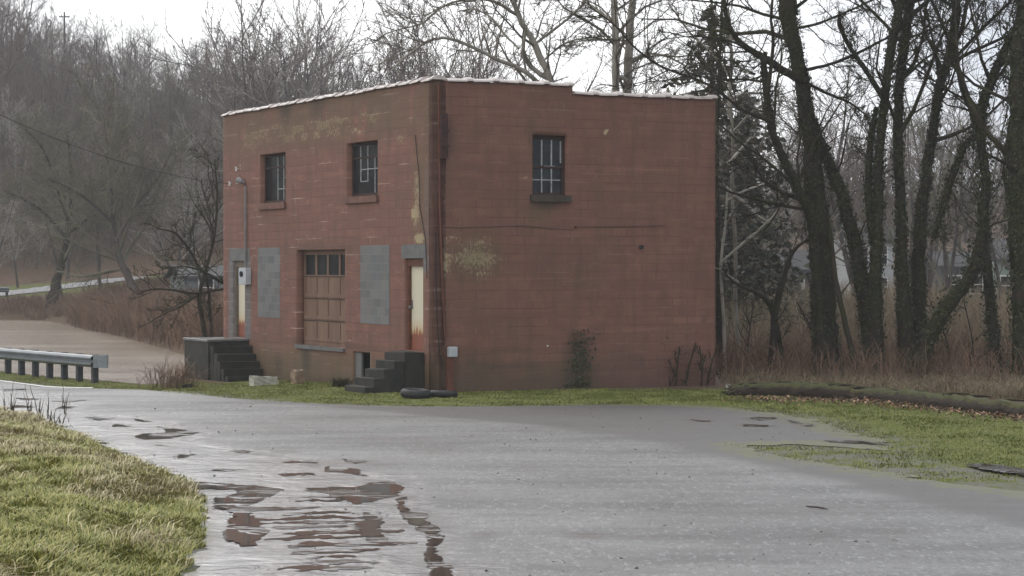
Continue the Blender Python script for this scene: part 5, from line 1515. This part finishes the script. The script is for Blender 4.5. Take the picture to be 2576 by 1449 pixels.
tag(o, 'taller tan scrub further behind the ivy trunks', 'undergrowth', kind='stuff')
o = stems('brush', region([(-10.6, 77), (-12.3, 82), (-16.6, 97), (-20.5, 109), (-24, 121), (-20, 128), (-6, 120), (-5, 72), (-9, 68)]), 14000, 2.0, 0.015, M['brush_red'], 83, 1.2)
tag(o, 'red-brown brush on the river point left of the building', 'brush', kind='stuff')
o = stems('brush', region([(-70, 136), (-60, 131.5), (-28, 129.8), (-24, 124), (-14, 130), (-19, 146), (-27, 134.5), (-40, 133.6)]), 6000, 0.7, 0.02, M['brush_red'], 84, 0.7)
tag(o, 'low brown scrub along the far bank below the far road', 'brush', kind='stuff')
o = stems('undergrowth', lambda n: np.stack([-60 + 62 * rng.random(n), 158 + 75 * rng.random(n)], 1), 26000, 3.2, 0.022, M['twig_far2'], 85, 0.7)
tag(o, 'brown undergrowth between the hillside trees', 'undergrowth', kind='stuff')
def at(px_, py_, sx, sy):
    c = gnd(px_, py_)
    return lambda n: np.stack([c[0] + rng.normal(0, sx, n), c[1] + rng.normal(0, sy, n)], 1)
o = stems('dry_bramble', at(435, 958, 0.33, 0.3), 90, 0.95, 0.009, M['brush_red'], 86, 1.6)
tag(o, 'tangle of dry red bramble left of the stoop', 'bramble')
o = stems('weed_clump', at(858, 972, 0.12, 0.1), 150, 0.28, 0.008, M['twig_dark'], 87, 1.0)
tag(o, 'small dark weed clump at the wall left of the cellar opening', 'weeds')
o = stems('weed_stalks', at(85, 1052, 0.35, 0.6), 9, 0.62, 0.012, M['twig_dark'], 88, 0.3, forks=3)
tag(o, 'few tall dead weed stalks at the far tip of the grass bank', 'weeds', kind='stuff')
o = stems('weed_stalks', at(130, 1068, 0.2, 0.4), 14, 0.3, 0.014, M['twig_dark'], 89, 0.5, forks=1)
tag(o, 'short dark dead weed tuft by the road edge of the grass bank', 'weeds')
# vines climbing the wall
rng = np.random.default_rng(90)
nv = 420; vb = sb(1450, 900)[0] + rng.normal(0, 0.17, nv) + 0.1; vz = -0.2 + 1.55 * rng.random(nv) ** 1.5; vb = vb - 0.12 * (1.2 - vz) * rng.random(nv)
Cv = np.stack([BX + ca * vb + 0.03, BY + sa * vb - 0.05 - 0.06 * rng.random(nv), vz], 1); Nv = np.tile(np.array([[sa * 0.6, -0.9, 0.3]]), (nv, 1)) + rng.normal(0, 0.35, (nv, 3)); Nv /= np.linalg.norm(Nv, axis=1)[:, None]
Vv, Qv = leaf_quads(Cv, Nv, 0.035)
tag(link('wall_vine', np_mesh('wall_vine', Vv, Qv), M['ivy']), 'dark ivy patch climbing the lower middle of the window-side wall', 'ivy', kind='stuff')

# grass ------------------------------------------------------------
def blades(name, P, hgt, wid, mat, lean=0.6, label='', seed=1):
    r = np.random.default_rng(seed); n = len(P)
    Z = height(P[:, 0], P[:, 1])
    a = 12.0 * fbm(P[:, 0] * 1.7 + 60, P[:, 1] * 1.5) + r.normal(0, 1.1, n); Hh = hgt * (0.45 + r.random(n)) * (0.45 + 1.1 * fbm(P[:, 0] * 2.1 + 13, P[:, 1] * 1.5)); ln_ = lean * Hh * (0.3 + r.random(n))
    s = np.stack([np.cos(a + 1.57), np.sin(a + 1.57), np.zeros(n)], 1) * (wid * (0.6 + 0.8 * r.random(n)))[:, None]
    B = np.stack([P[:, 0], P[:, 1], Z - 0.01], 1)
    dxy = np.stack([np.cos(a), np.sin(a), np.zeros(n)], 1)
    up = np.array([0, 0, 1.0])
    m1 = B + dxy * (ln_ * 0.35)[:, None] + up * (Hh * 0.6)[:, None]
    tp = B + dxy * ln_[:, None] + up * (Hh * (1 - 0.25 * lean))[:, None]
    V = np.stack([B - s, B + s, m1 - s * 0.8, m1 + s * 0.8, tp], 1).reshape(-1, 3)
    i = np.arange(n) * 5
    Q = np.stack([i, i + 1, i + 3, i + 2], 1); T = np.stack([i + 2, i + 3, i + 4], 1)
    o = link(name, np_mesh(name, V, Q, False, None, T), mat)
    tag(o, label, 'grass', kind='stuff')
    return o
r_ = np.random.default_rng(5)
c = np.stack([r_.uniform(-10.8, -2.6, 560000), 17 + 28.5 * r_.random(560000) ** 1.15], 1)
c = c[(sdist(c[:, 0], c[:, 1], MOUND) < 0.0 + 0.35 * (fbm(c[:, 0] * 3, c[:, 1] * 2.2) - 0.5)) & (np.abs(c[:, 0]) < 0.238 * c[:, 1] + 0.2)]
c = c[fbm(c[:, 0] * 3, c[:, 1] * 3) + 0.35 * r_.random(len(c)) > 0.46]
strw = 0.75 * fbm(c[:, 0] * 0.9 + 30, c[:, 1] * 0.7) + 0.45 * r_.random(len(c))
M['grass_straw'] = leaf_mat('dead_straw_grass', (0.36, 0.3, 0.15), (0.19, 0.15, 0.07), (0.6, 0.52, 0.3), 0.5)
blades('grass', c[strw < 0.75], 0.095, 0.0055, M['grass_near'], 0.9, 'rough green grass on the bank in the foreground', 6)
blades('grass', c[strw >= 0.75], 0.15, 0.0055, M['grass_straw'], 1.3, 'dead straw-coloured grass lying over the foreground bank', 7)
c = np.stack([r_.uniform(-16, 14, 500000), r_.uniform(29, 64, 500000)], 1)
d_ = sdist(c[:, 0], c[:, 1], ROAD)
lc = gattrs(c[:, 0], c[:, 1])['lawn']
lx = (c[:, 0] - BX) * ca + (c[:, 1] - BY) * sa; ly = -(c[:, 0] - BX) * sa + (c[:, 1] - BY) * ca
keep = (d_ > -0.25 + 0.5 * (fbm(c[:, 0] * 2.2, c[:, 1] * 2.2) - 0.5) - 1.5 * (c[:, 0] > 3) * np.clip(fbm(c[:, 0] * 3, c[:, 1] * 2) + 0.6 * r_.random(len(c)) - 0.65, 0, 1)) & (lc > 0.35) & (sdist(c[:, 0], c[:, 1], MOUND) > 0) & ~((lx > -0.05) & (ly > -0.05)) & (sdist(c[:, 0], c[:, 1], WATER) > 0.4)
c = c[keep]
TONG = [gnd(*p) for p in ((1780, 1112), (1900, 1112), (2020, 1112), (2260, 1150), (2420, 1175), (2700, 1215), (2700, 1262), (2300, 1212), (2080, 1175), (1880, 1150), (1760, 1125))]
thin = in_poly(c[:, 0], c[:, 1], TONG)
pk_ = fbm(c[:, 0] * 1.5, c[:, 1] * 1.5) + 0.5 * r_.random(len(c)) - 0.2 * thin
c = c[pk_ > 0.5][:130000]
blades('grass', c, 0.035, 0.008, M['grass_short'], 0.6, 'short green grass between the lot and the building', 8)

# loose stones and grit on the lot
ns = 2000
gx = np.stack([r_.uniform(-8, 9, ns * 2), 18.5 + 30 * r_.random(ns * 2) ** 1.5], 1)
gx = gx[(sdist(gx[:, 0], gx[:, 1], ROAD) < -0.3) & (np.abs(gx[:, 0]) < 0.235 * gx[:, 1])]
gx = gx[(fbm(gx[:, 0] * 0.6, gx[:, 1] * 0.4) + 0.3 * r_.random(len(gx)) > 0.73)][:ns]
ns = len(gx); sz = 0.004 + 0.011 * r_.random(ns) ** 3
oc = np.array([(1, 0, 0), (0, 1, 0), (-1, 0, 0), (0, -1, 0), (0, 0, 1), (0, 0, -1)], float)
Vg = (oc[None] * (1 + 0.5 * r_.normal(0, 1, (ns, 6, 1)).clip(-.8, .8))) * sz[:, None, None] * np.array([1.3, 1.3, 0.9]) + np.stack([gx[:, 0], gx[:, 1], road_h(gx[:, 0], gx[:, 1]) + sz * 0.4], 1)[:, None, :]
ot = np.array([(0, 1, 4), (1, 2, 4), (2, 3, 4), (3, 0, 4), (1, 0, 5), (2, 1, 5), (3, 2, 5), (0, 3, 5)])
Tg = (ot[None] + (np.arange(ns) * 6)[:, None, None]).reshape(-1, 3)
tag(link('gravel', np_mesh('gravel', Vg.reshape(-1, 3), None, False, None, Tg), leaf_mat('grit', (0.1, 0.09, 0.08), (0.03, 0.028, 0.025), (0.3, 0.28, 0.25))), 'loose dark grit scattered over the lot', 'gravel', kind='stuff')

# dead leaves below the log
n = 1900
tt = r_.random(n); lx0 = gnd(1850, 1004); lx1 = gnd(2180, 1014); lx2 = gnd(2640, 1062)
P = np.where(tt[:, None] < 0.4, np.array(lx0) + (np.array(lx1) - np.array(lx0)) * (tt / 0.4)[:, None], np.array(lx1) + (np.array(lx2) - np.array(lx1)) * ((tt - 0.4) / 0.6)[:, None])
P = P + np.stack([r_.normal(0, 0.3, n), -0.2 + r_.normal(0, 0.55, n)], 1)
rng = r_
Cc = np.stack([P[:, 0], P[:, 1], height(P[:, 0], P[:, 1]) + 0.03 + 0.05 * r_.random(n)], 1)
Nn = r_.normal(0, 0.5, (n, 3)); Nn[:, 2] += 1; Nn /= np.linalg.norm(Nn, axis=1)[:, None]
P2 = np.stack([r_.uniform(4.6, 16, 9000), r_.uniform(44.5, 60, 9000)], 1)
P2 = P2[P2[:, 1] > 54.5 - 0.95 * (P2[:, 0] - 4.6)][:7000]
Cc = np.concatenate([Cc, np.stack([P2[:, 0], P2[:, 1], height(P2[:, 0], P2[:, 1]) + 0.03], 1)]); Nn = r_.normal(0, 0.5, (len(Cc), 3)); Nn[:, 2] += 1; Nn /= np.linalg.norm(Nn, axis=1)[:, None]
V, Q = leaf_quads(Cc, Nn, 0.03)
tag(link('leaves', np_mesh('leaves', V, Q), M['litter']), 'brown fallen leaves along the foot of the log', 'leaves', kind='stuff')

# fallen logs
def log(name, label, pts, seed):
    global rng
    rng = np.random.default_rng(seed)
    P = np.array([p[:3] for p in pts]); R = np.array([p[3] for p in pts])
    for _ in range(3):
        Pn = [P[0]]; Rn = [R[0]]
        for i in range(len(P) - 1):
            Pn += [0.75 * P[i] + 0.25 * P[i + 1], 0.25 * P[i] + 0.75 * P[i + 1]]; Rn += [0.75 * R[i] + 0.25 * R[i + 1], 0.25 * R[i] + 0.75 * R[i + 1]]
        Pn.append(P[-1]); Rn.append(R[-1]); P = np.array(Pn); R = np.array(Rn)
    tb = Tubes(); tb.tube(P + rng.normal(0, 0.012, P.shape), R * (1 + rng.normal(0, 0.07, len(R))), 14)
    Va = tb.V[0]; ang_ = np.tile(np.arange(14), len(P)); cen = np.repeat(P, 14, 0)
    rid = 1 + 0.5 * (fbm(ang_ * 0.9, np.repeat(P[:, 0], 14) * 0.8) - 0.5) + 0.12 * rng.normal(0, 1, len(Va)).clip(-1, 1)
    tb.V[0] = cen + (Va - cen) * rid[:, None]
    for k in range(16):     # bark slabs and stubs standing off the log
        j = rng.integers(2, len(P) - 2); a = rng.uniform(-0.2, 2.6)
        q0 = P[j] + np.array([0, -math.cos(a), math.sin(a)]) * R[j] * 0.95
        tb.tube(np.array([q0, q0 + [rng.uniform(0.1, 0.35), -0.02, 0.03], q0 + [rng.uniform(0.4, 0.7), 0, 0.0]]), [0.02, 0.035, 0.01], 5)
    for k in range(9):      # splintered end and broken stubs
        a = rng.random() * 6.28
        q0 = P[0] + np.array([0, math.cos(a), math.sin(a)]) * R[0] * 0.7
        tb.tube(np.array([q0 + [0.1, 0, 0], q0 + [-0.08, 0, 0.0], q0 + np.array([-0.12 - 0.25 * rng.random(), 0, 0.04 * rng.normal()])]), [0.05, 0.04, 0.005], 5)
    me = tb.mesh(name)
    o = link(name, me, M['log']); tag(o, label, 'log', 'fallen logs in front of the trees')
m, t, b = new_mat('mossy_log')
g = t.nodes.new('ShaderNodeNewGeometry'); s = t.nodes.new('ShaderNodeSeparateXYZ'); t.links.new(g.outputs['Normal'], s.inputs[0])
k = math_n(t, 'ADD', s.outputs['Z'], math_n(t, 'MULTIPLY', noise(t, 4, 5), 1.0))
t.links.new(mixc(t, ramp(t, k, [(0.95, 0.0), (1.3, 0.85)]), ramp(t, noise(t, 3, 5, mapping=(0.4, 3, 3)), [(0.3, (0.016, 0.012, 0.009)), (0.7, (0.06, 0.042, 0.03))]), ramp(t, noise(t, 9, 4), [(0.3, (0.03, 0.036, 0.01)), (0.7, (0.085, 0.085, 0.025))])), b.inputs['Base Color'])
b.inputs['Roughness'].default_value = 0.95
bump(t, b, noise(t, 12, 4, mapping=(0.4, 2, 2)), 0.8, 0.04)
M['log'] = m
def gp(px_, py_, r):
    x, y = gnd(px_, py_); return (x, y, float(height(x, y)) + r * 0.8, r)
log('fallen_log', 'mossy fallen log with a splintered end beside the building', [gp(1850, 994, 0.13), gp(1960, 994, 0.165), gp(2080, 999, 0.16), gp(2190, 1006, 0.1)], 91)
log('fallen_log', 'longer mossy fallen log running out at the right edge', [gp(2150, 1002, 0.09), gp(2240, 1012, 0.16), (gp(2380, 1028, 0.165)), gp(2520, 1044, 0.15), gp(2680, 1056, 0.12)], 92)

# ------------------------------------------------------------------ background houses, poles, wires
def house(name, label, px_, D, wd, dp, hw, hr, wallc, roofc, rz=0.2, wins=((0.25, 0.5), (0.7, 0.5)), porch=False, zb=None, trim=None):
    x = (px_ - 1288) / F * D
    z = float(height(x, D)) if zb is None else zb
    e = empty(name, (x, D, z), rz); tag(e, label, 'house')
    w_ = wd / 2; d_ = dp / 2
    q = MB()
    q.box(-w_, w_, -d_, d_, -1, hw)
    q.add([(-w_, -d_, hw), (-w_, d_, hw), (-w_, 0, hw + hr), (w_, -d_, hw), (w_, d_, hw), (w_, 0, hw + hr)], [(0, 2, 1), (3, 4, 5)])
    q.build('wall', wallc, e)
    q = MB(); o_ = 0.3
    for s_ in (-1, 1):
        q.add([(-w_ - o_, s_ * (d_ + o_), hw - hr * o_ / d_ + .03), (w_ + o_, s_ * (d_ + o_), hw - hr * o_ / d_ + .03), (w_ + o_, 0, hw + hr + .06), (-w_ - o_, 0, hw + hr + .06),
               (-w_ - o_, s_ * (d_ + o_), hw - hr * o_ / d_ + .15), (w_ + o_, s_ * (d_ + o_), hw - hr * o_ / d_ + .15), (w_ + o_, 0, hw + hr + .18), (-w_ - o_, 0, hw + hr + .18)],
              [(0, 1, 2, 3), (7, 6, 5, 4), (0, 4, 5, 1), (0, 3, 7, 4), (1, 5, 6, 2)])
    q.build('roof', roofc, e)
    for (fx_, fz) in wins:
        cx_ = -w_ + wd * fx_; cz_ = hw * fz
        q = MB(); q.box(cx_ - 0.42, cx_ + 0.42, -d_ - 0.05, -d_ - 0.003, cz_ - 0.55, cz_ + 0.55); wn = q.build('window', trim or M['white_paint'], e)
        q = MB(); q.box(cx_ - 0.34, cx_ + 0.34, -d_ - 0.06, -d_ - 0.052, cz_ - 0.47, cz_ - 0.02); q.box(cx_ - 0.34, cx_ + 0.34, -d_ - 0.06, -d_ - 0.052, cz_ + 0.03, cz_ + 0.47); q.build('pane', M['glass'], wn)
    if porch:
        q = MB(); q.box(-w_, w_, -d_ - 1.8, -d_ - .01, hw - 0.35, hw - 0.2); q.build('porch_roof', roofc, e)
        for k in range(4):
            c_ = -w_ + 0.1 + (wd - 0.2) * k / 3
            q = MB(); q.box(c_ - 0.08, c_ + 0.08, -d_ - 1.75, -d_ - 1.6, -0.3, hw - 0.352); q.build('porch_post', M['white_paint'], e)
GH = simple('grey_siding', (0.2, 0.22, 0.22), (0.15, 0.16, 0.165), scale=1)
GD = simple('dark_siding', (0.12, 0.12, 0.12), (0.08, 0.08, 0.085), scale=1)
GG = simple('pale_green_siding', (0.27, 0.33, 0.29), (0.2, 0.25, 0.22), scale=1)
WH = simple('white_siding', (0.45, 0.47, 0.47), (0.35, 0.36, 0.36), scale=1)
RF = simple('grey_shingles', (0.16, 0.16, 0.16), (0.09, 0.09, 0.09), scale=2)
RFD = simple('dark_grey_shingles', (0.09, 0.09, 0.09), (0.05, 0.05, 0.05), scale=2)
RB = simple('brown_shingles', (0.12, 0.085, 0.07), (0.07, 0.05, 0.04), scale=2)
house('grey_house', 'grey house with a white-posted porch, glimpsed right of the building', 1920, 112, 4.0, 4, 2.3, 0.8, GH, RFD, 0.25, porch=True)
house('white_house', 'whitish two-storey house glimpsed between the thickest trunk and the pair', 2165, 124, 2.4, 4, 3.6, 0.8, WH, RFD, 0.15, wins=((0.25, 0.3), (0.7, 0.3), (0.25, 0.78), (0.7, 0.78)))
house('green_house', 'pale green house glimpsed at the right edge beside the massive trunk', 2550, 118, 2.2, 4, 2.7, 0.9, GG, RFD, -0.1)
house('dark_house', 'dark low house glimpsed behind the forking ivy trunk', 2405, 130, 2.8, 4, 2.0, 0.7, GD, RFD, 0.1)
house('grey_shed', 'small grey shed half hidden by branches left of the building', 500, 118, 2.3, 3.5, 1.3, 0.45, GH, RFD, 0.35, wins=((0.5, 0.6),), zb=0.9)

# utility pole on the ridge
x, y, z = pix(162, 40, 232)
e = empty('utility_pole', (x, y, float(height(x, y)))); tag(e, 'wooden utility pole with one crossarm on the hill skyline', 'utility pole')
ztop = z - float(height(x, y)) + 0.4
q = MB(); q.tube([(0, 0, -1), (0, 0, ztop)], [0.13, 0.08], 8); q.build('pole', M['bark_far2'], e)
q = MB(); q.box(-0.55, 0.55, -0.06, 0.06, ztop - 0.55, ztop - 0.43); q.build('crossarm', M['bark_far2'], e)
for k in (-0.5, -0.25, 0.25, 0.5):
    q = MB(); q.tube([(k, 0, ztop - 0.43), (k, 0, ztop - 0.3)], 0.04, 6); q.build('insulator', M['porcelain'], e)
# service wire from off the left edge to the weatherhead
aa, zz = fa(584, 462)
endp = Vector((BX - sa * aa - ca * 0.1, BY + ca * aa - sa * 0.1, zz))
st_p = Vector(pix(-420, 60, 40))
q = MB(); pts = []
for k in range(25):
    t_ = k / 24; p = st_p.lerp(endp, t_); p.z -= 1.1 * 4 * t_ * (1 - t_) * 0.5; pts.append(p)
q.tube(pts, 0.008, 5, False); o = q.build('service_wire', M['cable']); tag(o, 'black service wire slanting down to the weatherhead on the building', 'wire')
x, y = gnd(-420, 1010)
q = MB(); q.tube([(0, 0, -1), (0, 0, st_p.z + 0.5)], [0.16, 0.12], 8)
e = empty('utility_pole', (st_p.x, st_p.y, 0)); tag(e, 'roadside utility pole that carries the service wire, outside the left edge', 'utility pole'); q.build('pole', M['bark_far2'], e)

# ------------------------------------------------------------------ haze
q = MB(); q.box(-290, 290, -12, 505, -3.5, 60)
hz = q.build('haze', None)
m = bpy.data.materials.new('haze'); m.use_nodes = True; t = m.node_tree
for n_ in list(t.nodes): t.nodes.remove(n_)
o_ = t.nodes.new('ShaderNodeOutputMaterial'); v_ = t.nodes.new('ShaderNodeVolumePrincipled')
v_.inputs['Color'].default_value = (0.86, 0.89, 0.94, 1); v_.inputs['Density'].default_value = 0.0005; v_.inputs['Anisotropy'].default_value = 0.2
t.links.new(v_.outputs[0], o_.inputs['Volume'])
hz.data.materials.append(m)
tag(hz, 'thin grey mist in the valley air', 'haze', kind='stuff')
